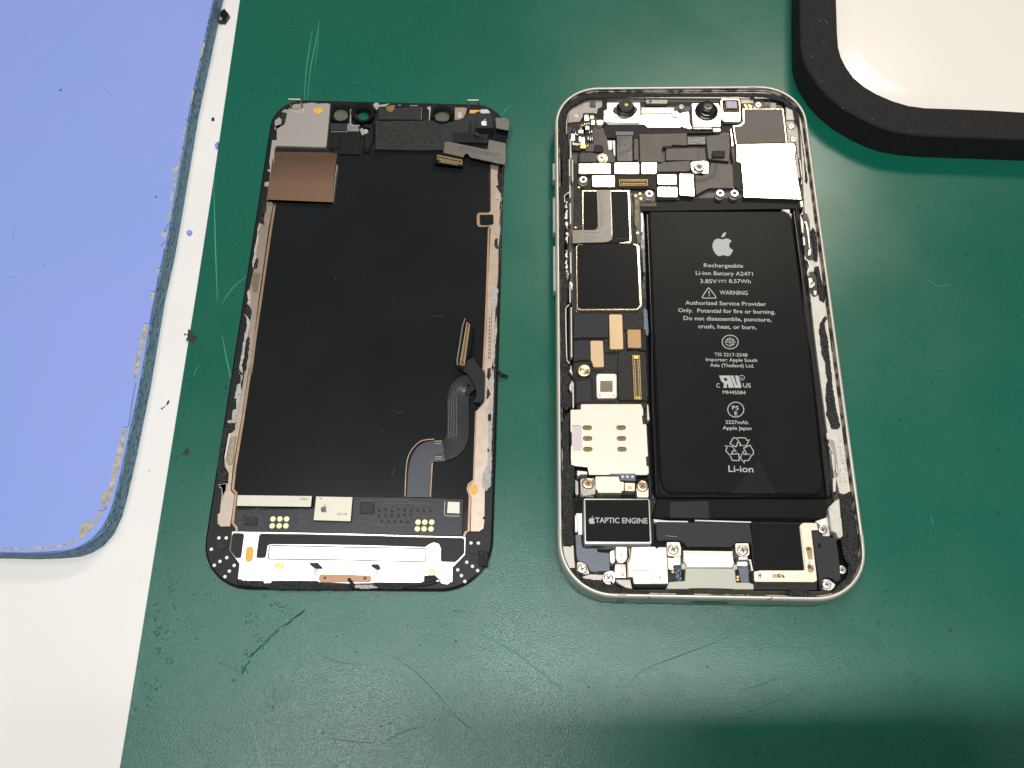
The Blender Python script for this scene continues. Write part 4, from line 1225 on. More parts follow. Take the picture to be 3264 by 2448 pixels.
for s, x, y, h, w in (('Rechargeable', 930, 690, 1.02, 9.35), ('Li-ion Battery A2471', 945, 772, 1.02, 13.55),
                      ('8.57Wh', 1102, 853, 1.02, 5.15), ('3.85V', 775, 853, 1.02, 3.95), ('WARNING', 1040, 973, 1.08, 6.6), ('Authorized Service Provider', 955, 1083, 1.02, 18.9),
                      ('Only.  Potential for fire or burning.', 965, 1163, 1.02, 22.6), ('Do not disassemble, puncture,', 972, 1244, 1.02, 20.4), ('crush, heat, or burn.', 972, 1326, 1.02, 13.5),
                      ('TIS 2217-2548', 1010, 1612, .82, 7.5), ('Importer: Apple South', 1015, 1666, .82, 11.7)):
    text(s, T1(x, y)[0], BZ + .02, h, m_print, bt, ang=ta, width=w, bold=.012)
ribbon('dc_bar', T1(873, 824, 962, 824), .16, BZ + .02, m_print, bt, th=.01)
for i in range(3):
    ribbon('dc_bar', T1(873 + 34 * i, 842, 895 + 34 * i, 842), .16, BZ + .02, m_print, bt, th=.01)
for s, x, y, h, w in (('Asia (Thailand) Ltd.', 1022, 130, .82, 10.0), ('C', 875, 342, 1.05, .75), ('US', 1174, 342, 1.05, 1.75), ('MH45584', 1042, 410, .82, 5.15), ('PS', 1054, 572, .95, 1.5), ('E', 1060, 630, .95, .68),
                      ('2227mAh', 1070, 720, .82, 5.0), ('Apple Japan', 1075, 780, .82, 6.4), ('Li-ion', 1112, 1218, 1.45, 5.4), ('R', 1122, 251, .38, .35)):
    text(s, T2(x, y)[0], BZ + .02, h, m_print, bt, ang=ta, width=w, bold=.012)
logo(T1(922, 470)[0], BZ + .02, 4.75, m_print, bt)


def outline(name, px, w, z, m, par, closed=True):
    if closed:
        px = list(px) + [px[0], px[1]]
    p = [at(x, y, z) for x, y in px]
    lp = p[:-1] if closed else p
    if closed:
        lp = p[:-2]
        if area2(lp) < 0:
            lp = lp[::-1]
        return prism_w(name, [inset(lp, -w / 2), inset(lp, w / 2)], z, z - .01, m, par)


zz = BZ + .02
outline('warning_triangle', [tuple(v) for v in smooth_path(T1(778, 905, 790, 915, 848, 990, 848, 1006, 835, 1008, 725, 1008, 712, 1000, 718, 985, 766, 912, 778, 905), 2)[:-1]], .22, zz, m_print, bt)
ribbon('warning_bar', T1(780, 935, 782, 968), .24, zz, m_print, bt, th=.01)
disc('warning_dot', at(*T1(783, 984)[0], zz), .15, zz, zz - .02, m_print, bt, ch=.0)
outline('round_mark', ell(T1, 1000, 1464, 83, 71, 36), .2, zz, m_print, bt)
for q in (T1(998, 1412, 998, 1518), T1(940, 1466, 1060, 1466), T1(952, 1450, 985, 1425), T1(965, 1455, 985, 1440), T1(1012, 1425, 1045, 1450), T1(1012, 1440, 1035, 1456), T1(952, 1482, 985, 1506), T1(1012, 1506, 1045, 1482), T1(1012, 1492, 1035, 1478)):
    ribbon('mark_stroke', q, .17, zz, m_print, bt, th=.01)
outline('round_mark', ell(T2, 1058, 571, 83, 77, 36), .2, zz, m_print, bt)
outline('round_mark', ell(T2, 1122, 240, 27, 25, 24), .12, zz, m_print, bt)
# mirrored R joined to a slanted U
prism('agency_mark', T2(885, 220, 1060, 218, 1100, 345, 1065, 345), zz, zz - .01, m_print, bt) if False else None
prism('agency_mark', T2(885, 218, 1000, 218, 1040, 345, 985, 345, 975, 308, 962, 308, 968, 345, 930, 345, 935, 300, 905, 272), zz, zz - .01, m_print, bt, holes=[T2(928, 244, 965, 244, 972, 272, 945, 272)])
prism('agency_mark', T2(1004, 218, 1034, 218, 1066, 318, 1074, 318, 1050, 218, 1082, 218, 1118, 335, 1108, 346, 1048, 346), zz, zz - .01, m_print, bt)
for q in (T2(1085, 862, 1160, 866, 1175, 892, 1198, 884, 1168, 945, 1090, 945, 1112, 936, 1068, 868), T2(1035, 862, 1062, 868, 1085, 900, 1060, 958, 998, 925, 1030, 868),
          T2(1140, 970, 1205, 940, 1242, 1000, 1238, 1040, 1170, 1030), T2(1105, 1072, 1135, 1000, 1142, 1034, 1225, 1038, 1192, 1098, 1146, 1100, 1146, 1124),
          T2(945, 945, 1025, 955, 1068, 1012, 1035, 992, 1000, 1048, 955, 1000, 968, 960), T2(1000, 1048, 1020, 1030, 1090, 1030, 1094, 1100, 1022, 1098)):
    outline('recycling_arrow', q, .2, zz, m_print, bt)
tube('fibre', [at(x, y, zz + .15) for x, y in T2(1035, 1258, 1040, 1290, 1045, 1320, 1058, 1350, 1078, 1368)], .17, m_glue, bt)
prism('pull_tab', T2(1010, 1440, 1100, 1330, 1250, 1130, 1290, 1080, 1475, 1440), BZ + .012, BZ - .02, mat('clear_tab', (.0150, .0150, .0150), .30, 0, spec=.14, bump=.04, bscale=.35, bdetail=2), bt)
prism('cell_cap', T2(245, 1492, 1985, 1495, 2008, 1560) + B3(1292, 60, 1282, 130, 1240, 150, 1180, 175) + B2(20, 165, 5, 100), 4.7, 1.6, m_label, ph, r=.5, ch=.35, label='folded black tape over the battery end')
prism('cap_tape', T2(375, 1530, 775, 1520, 780, 1659) + B2(910, 160, 280, 150), 4.78, 4.6, m_black, ph, r=.2)
prism('gap_tape', B2(10, 175, 240, 200, 560, 205, 570, 225, 40, 225), 4.0, 2.0, m_white, ph)
prism('gap_tape', B2(680, 186, 1580, 215, 1580, 232, 680, 205), 4.2, 2.0, m_white, ph)
prism('white_corner', T1(1535, 92, 1618, 92, 1618, 135), 4.4, 3, m_white, ph)
prism('white_corner', B3(1100, 212, 1280, 150, 1300, 30, 1330, 290, 1180, 270), 4.3, 3, m_white, ph, r=.1)
prism('battery_top_wall', FU(1382, 428, 1735, 427, 1738, 450, 1385, 456), 4.25, 1.5, m_label, ph)

# --- bottom block
prism('speaker_bar', B2(50, 240, 75, 215, 1560, 238, 1572, 300, 1605, 560, 1645, 960, 1610, 900, 1585, 600, 1550, 545, 1330, 545, 1270, 628, 550, 624, 500, 560, 430, 520, 90, 522, 62, 480), 5.0, 2.0, m_dkgrey, ph, r=.25, ch=.12)
ribbon('bar_seam', B2(792, 232, 800, 400, 830, 425, 1400, 435, 1565, 430), .1, 5.03, m_floor, ph)
ribbon('bar_scratch', B2(210, 440, 300, 448, 400, 455), .08, 5.03, m_print, ph, taper=True)
prism('bottom_well', B1(370, 620, 720, 640, 1000, 610) + B2(0, 540, 60, 520, 430, 525, 540, 640, 1270, 640, 1330, 560, 1560, 560, 1640, 1000, 1640, 1300) + B1(1830, 1285, 900, 1160, 600, 1040), 3.2, 1.4, m_gloss, ph)
prism('antenna_module', B1(372, 425, 460, 418, 478, 600, 500, 640, 720, 642, 728, 700, 920, 716, 928, 1010, 730, 1010, 690, 1030, 605, 1012, 570, 920, 500, 862, 405, 840, 385, 740), 4.8, 3.0, m_bluegrey, ph, r=.2, ch=.1)
prism('boss_plate', B1(405, 860, 470, 862, 540, 900, 600, 1050, 500, 1060, 395, 1010), 4.9, 3.2, m_cream, ph, r=.2)
screw(ph, B1, 482, 968, 5.5, .98, m_screw)
prism('boss_plate', B1(480, 1100, 605, 1060, 830, 1070, 790, 1150, 560, 1150), 4.6, 3.2, m_cream, ph)
prism('boss_plate', B1(830, 1030, 960, 990, 1010, 1040, 1010, 1180, 960, 1230, 860, 1220, 800, 1150), 5.0, 3.2, m_bright, ph, r=.5, ch=.1)
screw(ph, B1, 905, 1112, 5.6, .98, m_screw, rot=.7)
prism('ground_tab', B1(1015, 615, 1200, 615, 1205, 800, 1165, 865, 1105, 885, 1050, 865, 1015, 800), 5.3, 3.4, m_bright, ph, r=.3, ch=.08)
disc('flat_screw', at(*B1(1110, 755)[0], 5.4), 1.15, 5.42, 5.2, m_bright, ph)
prism('slot_mark', B1(1090, 735, 1130, 730, 1132, 765, 1098, 772), 5.45, 5.4, m_grey, ph, r=.15)
prism('metal_bracket', B1(920, 690, 1000, 660, 1010, 860, 960, 900, 925, 860), 4.6, 3.4, m_steel, ph, r=.3, ch=.1)
prism('contact_plate', B1(1010, 900, 1175, 895, 1190, 1120, 1010, 1118, 1000, 1060, 1000, 1000), 5.0, 3.4, m_bright, ph, r=.2, ch=.08)
prism('gold_contact', rc(B1, 1098, 905, 1165, 965), 5.15, 4.8, m_screwgold, ph, ch=.05)
disc('gold_ball', at(*B1(1132, 1055)[0], 5.3), .35, 5.4, 4.9, m_gold, ph, ch=.15)
pins('gold_grid', rc(B1, 1035, 985, 1088, 1060), 5.05, 2, m_screwgold, ph, rows=3, w=.6, cell=.6)
ap = prism('antenna_shield', B1(1268, 622, 1650, 612, 1672, 645, 1705, 620, 1832, 622, 1862, 1212, 1310, 1215, 1290, 1108, 1222, 1105, 1215, 880, 1262, 790), 5.2, 3.2, m_bright, ph, r=.12, ch=.1)
ribbon('stamped_line', smooth_path(B1(1282, 1105, 1285, 1030, 1320, 1000, 1450, 995, 1560, 1002, 1600, 1040, 1615, 1120, 1622, 1210), 3), .2, 5.23, m_grey, ap)
disc('stamped_hole', at(*B1(1725, 1110)[0], 5.22), .32, 5.23, 5.18, m_grey, ap, ch=.03)
prism('shield_side_line', B1(1225, 640, 1245, 640, 1260, 780, 1215, 860, 1222, 1115, 1205, 1115, 1198, 850, 1240, 780), 5.1, 4.6, m_copper, ph)
prism('black_trim', B1(1010, 1128, 1285, 1118, 1300, 1200, 1320, 1225, 1840, 1220, 1838, 1282, 1330, 1280, 1280, 1240, 1262, 1140, 1010, 1140), 5.3, 3.2, m_gloss, ph, r=.1, ch=.1)
prism('cream_block', B1(1010, 1142, 1255, 1142, 1262, 1200, 1280, 1290, 1180, 1270, 1050, 1200), 4.9, 3.4, m_cream, ph, ch=.05)
# charging port module
prism('port_body', B2(462, 905, 520, 880, 535, 960, 1290, 965, 1295, 905, 1360, 900, 1360, 980, 1320, 985, 1340, 1190, 1545, 1190, 1620, 1220, 1622, 1300, 215, 1292, 270, 1180, 520, 1165, 530, 980, 465, 975), 4.9, 2.0, m_anten, ph, ch=.1)
prism('port_shell', B2(490, 700, 1285, 700, 1312, 900, 1290, 915, 1290, 958, 538, 956, 530, 900, 488, 850), 5.2, 3.0, m_bright, ph, r=.1, ch=.15)
prism('port_shell_lip', B2(490, 682, 1285, 692, 1288, 712, 492, 704), 5.3, 4.0, m_tanplate, ph)
for f, q, sx_, sy_ in ((B2, (225, 540, 432, 540, 462, 640, 455, 770, 350, 778, 240, 765), 335, 655), (B2, (1320, 560, 1540, 555, 1558, 740, 1510, 780, 1395, 775, 1330, 700), 1450, 668)):
    prism('screw_tab', f(q), 5.0, 3.2, m_tanplate, ph, r=.25, ch=.08)
    screw(ph, f, sx_, sy_, 5.5, 1.15, m_screw, rot=sx_)
prism('nickel_plate', B2(235, 785, 330, 800, 350, 770, 450, 770, 450, 910, 345, 915, 300, 990, 255, 980), 4.8, 3.2, m_bright, ph, r=.1, ch=.08)
prism('copper_arm', B2(262, 825, 318, 825, 320, 910, 345, 980, 310, 1005, 275, 900), 5.1, 4.6, m_screw, ph, ch=.05)
disc('gold_ball', at(*B2(325, 1022)[0], 5.2), .4, 5.3, 4.6, m_gold, ph, ch=.2)
disc('rubber_plug', at(*B2(300, 1105)[0], 4.6), 1.0, 4.6, 3.2, m_dkgrey, ph, ch=.2)
prism('component_board', rc(B2, 350, 920, 460, 1170), 4.4, 3.2, m_smdblue, ph)
specks('board_components', 60, m_smd, ph, *((2152, 2172), (1806, 1850)), 4.42, .08, .2)
prism('nickel_plate', B2(1350, 855, 1510, 850, 1528, 880, 1525, 930, 1355, 930), 5.0, 3.2, m_bright, ph, r=.25, ch=.08)
prism('nickel_plate', rc(B2, 1375, 775, 1525, 830), 4.8, 3.2, m_steel, ph, r=.1, ch=.08)
prism('silver_flex', B2(1370, 945, 1520, 935, 1545, 1190, 1420, 1185), 4.5, 3.2, m_bluegrey, ph, rag=.04)
prism('spring_arm', B2(1530, 815, 1575, 825, 1610, 1000, 1590, 1010, 1560, 850), 5.0, 3.6, m_bright, ph, r=.1)
for y in (1100, 1145):
    prism('gold_contact', rc(B2, 1345, y - 18, 1385, y + 18), 4.7, 4.2, m_gold, ph, r=.1)
# speaker
prism('speaker_shell', B3(60, 228, 870, 238, 1040, 360, 1130, 1150, 1120, 1310, 120, 1300, 110, 1180), 4.6, 2.0, m_black, ph)
prism('speaker_label', B3(68, 240, 865, 250, 912, 985, 135, 998), 5.0, 4.5, m_label, ph, r=.15, ch=.1)
disc('label_hole', at(*B3(175, 262)[0], 5.0), .35, 5.03, 4.9, m_gloss, ph, ch=.05)
sf = prism('speaker_frame', B3(880, 240, 920, 228, 1125, 232, 1150, 355, 1040, 358, 1132, 1145, 1120, 1172, 1085, 1188, 142, 1182, 118, 1160, 112, 1012, 215, 992, 905, 992, 918, 980, 842, 290), 5.2, 4.2, m_tanplate, ph, r=.2, ch=.1)
ribbon('frame_groove', B3(862, 300, 915, 700, 938, 1010), .12, 5.23, m_grey, sf)
prism('contact_spring', B3(945, 630, 990, 608, 1050, 635, 1055, 760, 1060, 900, 1085, 990, 1030, 1040, 985, 1010, 975, 930, 1010, 870, 970, 720), 5.3, 5.1, m_copper, sf, r=.3, ch=.04)
prism('contact_spring', B3(1005, 820, 1055, 815, 1072, 930, 1030, 950), 5.5, 5.2, m_bright, sf, r=.1)
prism('contact_hole', B3(975, 905, 1015, 900, 1025, 960, 985, 975), 5.34, 5.2, m_slot, sf, r=.2)
prism('contact_spring', B3(180, 1050, 240, 1038, 415, 1055, 520, 1050, 545, 1110, 415, 1115, 230, 1145, 185, 1110), 5.35, 5.1, m_bright, sf, r=.2, ch=.04)
prism('contact_spring', B3(415, 1058, 520, 1052, 520, 1112, 415, 1114), 5.4, 5.3, m_grey, sf)
prism('contact_hole', B3(560, 1065, 600, 1075, 612, 1110, 590, 1130), 5.24, 5.1, m_slot, sf, r=.2)
for x, y in ((1048, 940),):
    disc('gold_ball', at(*B3(x, y)[0], 5.6), .35, 5.75, 5.3, m_gold, sf, ch=.15)
disc('gold_ball', at(*B3(535, 1078)[0], 5.6), .4, 5.7, 5.3, m_gold, sf, ch=.15)
for x, y in ((215, 1050), (210, 1075), (220, 1105), (195, 1080), (230, 1080), (970, 655), (995, 635), (1020, 655), (995, 660)):
    disc('weld_dot', at(*B3(x, y)[0], 5.38), .16, 5.39, 5.3, m_slot, sf, ch=.03)
prism('acoustic_cover', B3(1042, 362, 1150, 362, 1190, 430, 1260, 458, 1390, 462, 1440, 520, 1470, 700, 1512, 1120, 1495, 1160, 1440, 1188, 1370, 1130, 1290, 1108, 1215, 1130, 1195, 1250, 1172, 1302, 1150, 1120, 1085, 700), 5.3, 2.5, m_dkgrey, ph, r=.25, ch=.12)
prism('cover_port', B3(1140, 560, 1190, 560, 1195, 630, 1150, 635), 5.34, 5.2, m_gloss, ph, r=.3)
prism('screw_tab', B3(1150, 270, 1300, 262, 1340, 450, 1230, 450, 1150, 380), 4.8, 3.2, m_bright, ph, r=.2, ch=.08)
screw(ph, B3, 1225, 338, 5.5, 1.0, m_screw)
screw(ph, B3, 1432, 330, 5.7, .7, m_steel, slot=False)
prism('screw_tab', B3(1205, 1180, 1240, 1130, 1320, 1140, 1430, 1225, 1380, 1300, 1330, 1320, 1225, 1300), 5.3, 3.2, m_bright, ph, r=.3, ch=.08)
screw(ph, B3, 1290, 1218, 5.8, .95, m_bright, rot=.1)
screw(ph, B3, 1535, 985, 5.2, .95, m_screw)
prism('cream_block', B3(1310, 0, 1430, 0, 1440, 150, 1520, 160, 1545, 440, 1500, 480, 1460, 470, 1440, 400, 1360, 360), 5.9, 3.5, m_cream, ph, ch=.12)
prism('cream_block', R2(480, 1530, 540, 1470, 580, 1450, 595, 1640, 540, 1650, 535, 1600) + [], 6.0, 3.5, m_cream, ph, ch=.12)
for i in range(3):
    prism('speaker_slat', B3(190 + 5 * i, 1196 + 45 * i, 640, 1198 + 45 * i, 640, 1230 + 38 * i, 200, 1228 + 38 * i), 4.8 - .3 * i, 3, m_dkgrey, ph, ch=.08)
# right-hand wall, springs and cut-outs between battery and ledge
prism('side_cavity', R1(245, 350, 275, 360, 298, 430, 310, 560, 320, 660, 345, 760, 330, 800, 285, 800, 255, 760, 235, 600, 225, 430), LZ + .03, LZ - .1, m_floor, ph, r=.2)
prism('side_cavity', R1(300, 905, 345, 905, 372, 980, 382, 1100, 365, 1140, 330, 1145, 300, 1100, 285, 960), LZ + .03, LZ - .1, m_floor, ph, r=.2)
prism('side_cavity', R2(490, 890, 530, 900, 545, 980, 575, 1200, 565, 1250, 530, 1260, 505, 1150, 480, 960), LZ + .03, LZ - .1, m_grey, ph, r=.3)
for q in (R1(245, 430, 270, 430, 290, 500, 305, 680, 292, 690, 275, 560, 262, 470), R1(215, 375, 235, 360, 245, 290, 240, 290, 228, 350, 208, 372, 222, 530, 240, 545, 240, 440),
          R1(285, 700, 315, 680, 312, 740, 295, 760, 280, 745), R1(232, 575, 250, 580, 260, 655, 240, 658), R1(255, 740, 262, 780, 290, 800, 302, 860, 300, 890, 282, 915, 290, 950, 282, 950, 272, 910, 292, 860, 280, 805, 250, 785),
          R1(285, 965, 320, 965, 330, 1000, 310, 1020, 320, 1060, 295, 1060), R1(335, 1080, 370, 1090, 360, 1130, 335, 1120), R1(300, 1040, 345, 1000, 350, 1030, 320, 1060),
          R2(470, 930, 485, 930, 520, 1000, 515, 1020, 495, 985), R2(500, 1020, 525, 1020, 540, 1180, 520, 1200), R2(540, 1130, 555, 1125, 568, 1210, 550, 1215), R2(455, 830, 480, 820, 498, 880, 485, 900, 460, 880),
          R2(515, 1260, 550, 1240, 545, 1380, 520, 1390), R1(205, 240, 235, 235, 240, 290, 215, 300), R1(305, 1170, 325, 1170, 315, 1210)):
    prism('side_spring', q, LZ + .5, LZ - .4, m_steel, ph, ch=.06)
prism('dark_side_strip', R1(165, 300, 205, 300, 240, 700, 290, 1000, 350, 1250, 385, 1560, 340, 1659) + R2(380, 0, 430, 300, 455, 700, 500, 1400, 460, 1440, 300, 0) + R1(280, 1659), 4.6, 2.0, m_black, ph)
for q in (R1(150, 330, 195, 700, 260, 1200, 310, 1659), R2(310, 0, 400, 800, 465, 1430)):
    ribbon('side_rail', q, .15, 4.8, m_flexdark, ph, th=1)
ribbon('rim_groove', R1(330, 100, 365, 400, 410, 800, 470, 1300, 510, 1659), .28, LZ + .02, m_copper, ph)
ribbon('rim_groove', R2(520, 0, 600, 600, 690, 1300), .28, LZ + .02, m_copper, ph)

# ================================================================== SCREEN ASSEMBLY
sc_ = root('phone_screen', 'detached phone display lying face down, black back with steel brackets and loose flex cables', 'phone screen', (-75, 0, 0))


def line_x(x0, y0, k_, y):
    return x0 + (y - y0) * k_


q4 = [(874, 316), (1614, 334), (1567, 1886), (630, 1877)]
so = [at(x, y, .9) for x, y in q4]
if area2(so) < 0:
    so = so[::-1]
# corner radii differ: larger at the foot
outl = []
N = 4
for i in range(N):
    a, b, c = so[i - 1], so[i], so[(i + 1) % N]
    rr = 11.0 if b.y < 0 else 8.5
    s_, e_ = b + (a - b).normalized() * rr, b + (c - b).normalized() * rr
    for j in range(15):
        t = j / 14
        c1_, c2_ = s_ + (b - s_) * .56, e_ + (b - e_) * .56
        outl.append(s_ * (1 - t) ** 3 + c1_ * 3 * t * (1 - t) ** 2 + c2_ * 3 * t * t * (1 - t) + e_ * t ** 3)
sweep('glass_edge', outl, [(.8, .05), (.1, .15), (0, .45), (.05, .75), (.35, .9), (.6, .9)], m_gloss, sc_)
prism_w('plastic_frame', [inset(outl, .35)], 1.25, .3, m_black, sc_, ch=.15)
FZs = 1.5
prism('back_film', S1(1080, 880, 1550, 860) + S2(800, 850, 1500, 850) + S8(395, 160, 405, 300, 375, 800, 355, 1200, 335, 1600) + S3(862, 560, 855, 720, 800, 870, 790, 1200, 780, 1430, 735, 1470, 735, 1540, 750, 1600, 690, 1720) + [(744, 1588), (745, 1562)] +
      S7(490, 700, 540, 380, 600, 0) + S6(530, 1200, 620, 650, 690, 200, 712, 30) + S1(1000, 1560, 1080, 1050), FZs, 1.2, m_film, sc_, ch=.03)
specks('dust', 45, m_print, sc_, (860, 1500), (560, 1540), FZs, .04, .09)
for q in (S3(425, 116, 460, 116), S3(465, 120, 545, 118), S6(880, 480, 895, 490), S3(150, 900, 215, 880), S3(120, 1400, 150, 1330)):
    ribbon('fine_scratch', q, .08, FZs + .02, m_flexgrey, sc_, th=.01)
# rails of rose coloured steel either side
left_rail = S1(130, 1545, 200, 1545, 215, 1570) + S6(685, 20, 640, 260, 600, 560, 540, 980, 500, 1330, 455, 1659) + S7(560, 0, 470, 620, 370, 1190, 345, 1450, 385, 1500) + S4(480, 160, 415, 612, 280, 615, 235, 570, 235, 440, 270, 415, 270, 380, 300, 90, 262, 60, 262, 25, 320, 5) + \
    S7(310, 1380, 320, 1260, 275, 1200, 270, 1100, 320, 800, 370, 780, 395, 700, 420, 540, 470, 300, 515, 30) + S6(430, 1600, 450, 1300, 470, 1100, 480, 1040, 460, 1000, 440, 980, 455, 850, 480, 740, 500, 640, 525, 640, 540, 545, 510, 540, 525, 400, 560, 240, 600, 150, 610, 20)
prism('side_rail', left_rail, 1.75, 1.2, m_rail, sc_, ch=.06)
ribbon('copper_edge', S1(235, 1590) + S6(700, 30, 660, 280, 620, 560, 560, 980, 510, 1330, 470, 1659) + S7(580, 0, 488, 620, 395, 1190, 368, 1440, 410, 1490) + S4(495, 160, 450, 560, 505, 630, 505, 690), .55, 1.62, m_copper, sc_, th=.3)
right_rail = S2(1545, 1035, 1660, 1040, 1640, 1200, 1655, 1320, 1620, 1330, 1690, 1440, 1690, 1659) + S8(505, 30, 495, 200, 490, 380, 485, 500, 480, 750, 465, 900, 445, 1300, 430, 1659) + \
    S3(940, 560, 940, 720, 935, 900, 915, 1200, 910, 1480, 870, 1520) + S5(1885, 120, 1880, 470, 1850, 490, 1880, 520, 1865, 640, 1800, 685, 1680, 680, 1690, 200, 1650, 130, 1650, 60, 1690, 10) + \
    S3(780, 1440, 800, 880, 850, 820, 870, 560) + S8(350, 1600, 375, 1200, 385, 830, 410, 310, 385, 285, 390, 165, 410, 150)
prism('side_rail', right_rail, 1.75, 1.2, m_rail, sc_, ch=.06)
ribbon('copper_edge', S8(395, 300, 380, 800, 365, 1200, 345, 1600), .45, 1.8, m_copper, sc_, th=.4)
ribbon('copper_edge', S3(868, 560, 858, 720), .45, 1.8, m_copper, sc_, th=.4)
ribbon('copper_edge', S3(800, 880, 782, 1430) + S5(1655, 20, 1640, 80, 1672, 180, 1655, 670, 1610, 690, 1590, 750), .5, 1.62, m_copper, sc_, th=.3)
prism('orange_mark', ell(S5, 1724, 84, 58, 80), 1.8, 1.7, m_orange, sc_)
prism('edge_notch', S8(300, 165, 395, 165, 400, 180, 440, 180, 440, 270, 380, 295, 300, 295, 285, 270, 285, 185), 1.85, 1.6, m_copper, sc_, r=.4)
prism('notch_film', S8(310, 185, 435, 182, 438, 268, 385, 280, 315, 278), 1.9, 1.7, m_film, sc_, r=.3)
# ragged residue on both rails
for q in (S6(555, 195, 570, 230, 545, 300, 550, 380, 525, 450, 525, 540, 490, 640, 485, 600, 505, 480, 525, 360, 540, 250), S6(455, 840, 470, 850, 470, 960, 455, 985, 435, 975, 450, 940, 440, 870),
          S6(410, 1075, 440, 1080, 470, 1150, 445, 1280, 420, 1370, 410, 1480, 385, 1550, 400, 1659, 360, 1620, 375, 1500, 395, 1400, 410, 1270, 440, 1180, 430, 1100),
          S7(440, 60, 460, 80, 490, 120, 460, 230, 470, 320, 420, 560, 395, 680, 320, 680, 305, 650, 360, 640, 370, 530, 405, 520, 410, 400, 390, 390, 395, 360, 420, 240, 455, 220, 465, 120, 440, 110),
          S7(205, 1400, 290, 1380, 290, 1440, 245, 1540, 240, 1420), S4(260, 10, 360, 10, 350, 90, 310, 210, 300, 90, 258, 55),
          S8(510, 20, 515, 60, 495, 200, 500, 240, 490, 300, 470, 400, 485, 500, 470, 560, 500, 330, 492, 130), S8(455, 830, 480, 860, 470, 1010, 440, 1060, 420, 1040, 425, 870), S8(465, 1110, 470, 1240, 450, 1400, 445, 1560, 420, 1620, 435, 1400, 450, 1200),
          S3(935, 480, 940, 640, 915, 760, 935, 860, 920, 1150, 925, 1260, 915, 1480, 880, 1520, 845, 1480, 850, 1390, 890, 1300, 900, 1080, 890, 860, 920, 700, 890, 660),
          S2(1630, 1340, 1640, 1430, 1695, 1490, 1690, 1659, 1670, 1659, 1680, 1520, 1610, 1510, 1620, 1400)):
    prism('residue_patch', q, 1.86, 1.6, m_residue, sc_, rag=.10, step=.6)
for q in (S6(515, 545, 540, 545, 535, 630, 505, 640, 500, 600), S6(415, 985, 470, 1020, 480, 1070, 470, 1100, 420, 1080), S6(435, 1290, 460, 1290, 450, 1420, 425, 1600, 405, 1600, 430, 1420, 420, 1330), S6(580, 10, 620, 20, 615, 100, 580, 130),
          S6(560, 130, 590, 150, 600, 230, 555, 200), S7(290, 690, 390, 680, 395, 750, 350, 790, 310, 790, 290, 900, 250, 1090, 275, 1180, 310, 1240, 305, 1340, 260, 1380, 200, 1380, 180, 1300, 200, 1090, 240, 850, 260, 740),
          S8(450, 400, 480, 400, 470, 440, 485, 490, 455, 490, 445, 450), S3(890, 540, 915, 530, 915, 600, 900, 640, 885, 600), S3(890, 680, 915, 740, 890, 780, 880, 780), S3(895, 900, 920, 905, 918, 960, 893, 955), S3(890, 1180, 915, 1195, 890, 1210),
          S5(1800, 950, 1930, 960, 1920, 1180, 1800, 1160, 1790, 1060)):
    prism('adhesive_patch', q, 1.95, 1.2, m_glue, sc_, rag=.10, ch=.1)
# contact combs pressed into the rails
for q, mm in ((S7(320, 795, 345, 800, 300, 1090, 268, 1090), m_steel), (S7(330, 850, 410, 830, 365, 1150, 320, 1160, 285, 1100), m_comb), (S6(500, 680, 560, 685, 530, 860, 500, 860, 480, 800), m_comb)):
    prism('contact_comb', q, 1.9, 1.7, mm, sc_, r=.15, ch=.05)
pins('comb_teeth', S7(365, 860, 392, 860, 358, 1140, 330, 1140), 2.0, 2, m_steel, sc_, rows=12)
pins('comb_teeth', S8(395, 1110, 412, 1110, 405, 1500, 385, 1500), 1.9, 1, m_slot, sc_, rows=11, w=.5)
ribbon('comb_line', S8(422, 1060, 415, 1300, 408, 1510), .1, 1.8, m_slot, sc_)
# top left steel plate, mark and hoop
tp = prism('steel_plate', S1(262, 555, 370, 490, 400, 350, 385, 335, 325, 325, 370, 285, 400, 295, 440, 270, 500, 215, 600, 212, 720, 200, 745, 195, 770, 205, 795, 195, 800, 212, 940, 205, 992, 218, 975, 440, 938, 790, 915, 805, 265, 785, 238, 820, 222, 940, 205, 975, 165, 975, 180, 850, 200, 705, 262, 705),
           2.1, 1.2, m_steel, sc_, ch=.08)
prism('plate_fringe', S1(235, 485, 240, 440, 300, 395, 330, 430, 325, 490, 245, 520, 235, 565, 255, 560), 1.8, 1.3, m_steel, sc_, ch=.04)
prism('plate_fringe', S1(160, 975, 205, 975, 190, 1100, 175, 1280, 140, 1340, 95, 1330, 100, 1280, 160, 1270, 175, 1140, 140, 1130, 140, 1105, 172, 1100), 1.8, 1.3, m_steel, sc_, ch=.04)
prism('adhesive_patch', S1(330, 340, 395, 345, 375, 490, 335, 485, 330, 430), 1.9, 1.2, m_glue, sc_, rag=.08)
prism('orange_mark', ell(S1, 826, 307, 66, 38), 2.14, 2.1, m_orange, tp)
for i in range(5):
    disc('weld_dot', at(*S1(485 + 35 * i, 325 - (12 if i in (0, 4) else 0))[0], 2.15), .3, 2.25, 2.1, m_bright, tp, ch=.12)


def hoop(pts, rad=.28):
    tube('wire_hoop', [Vector(p) for p in pts], rad, m_rail, sc_)


b0, b1 = at(*S1(465, 285)[0], 1.9), at(*S1(615, 280)[0], 1.9)
t0, t1 = at(*S1(430, 152)[0], 4.2), at(*S1(580, 155)[0], 4.2)
hoop([b0, t0, t1, b1])
b0, b1 = at(*S2(1250, 290)[0], 1.9), at(*S2(1385, 240)[0], 1.9)
t0, t1 = at(*S2(1240, 165)[0], 4.0), at(*S2(1380, 168)[0], 4.0)
hoop([b0, t0, t1, b1])
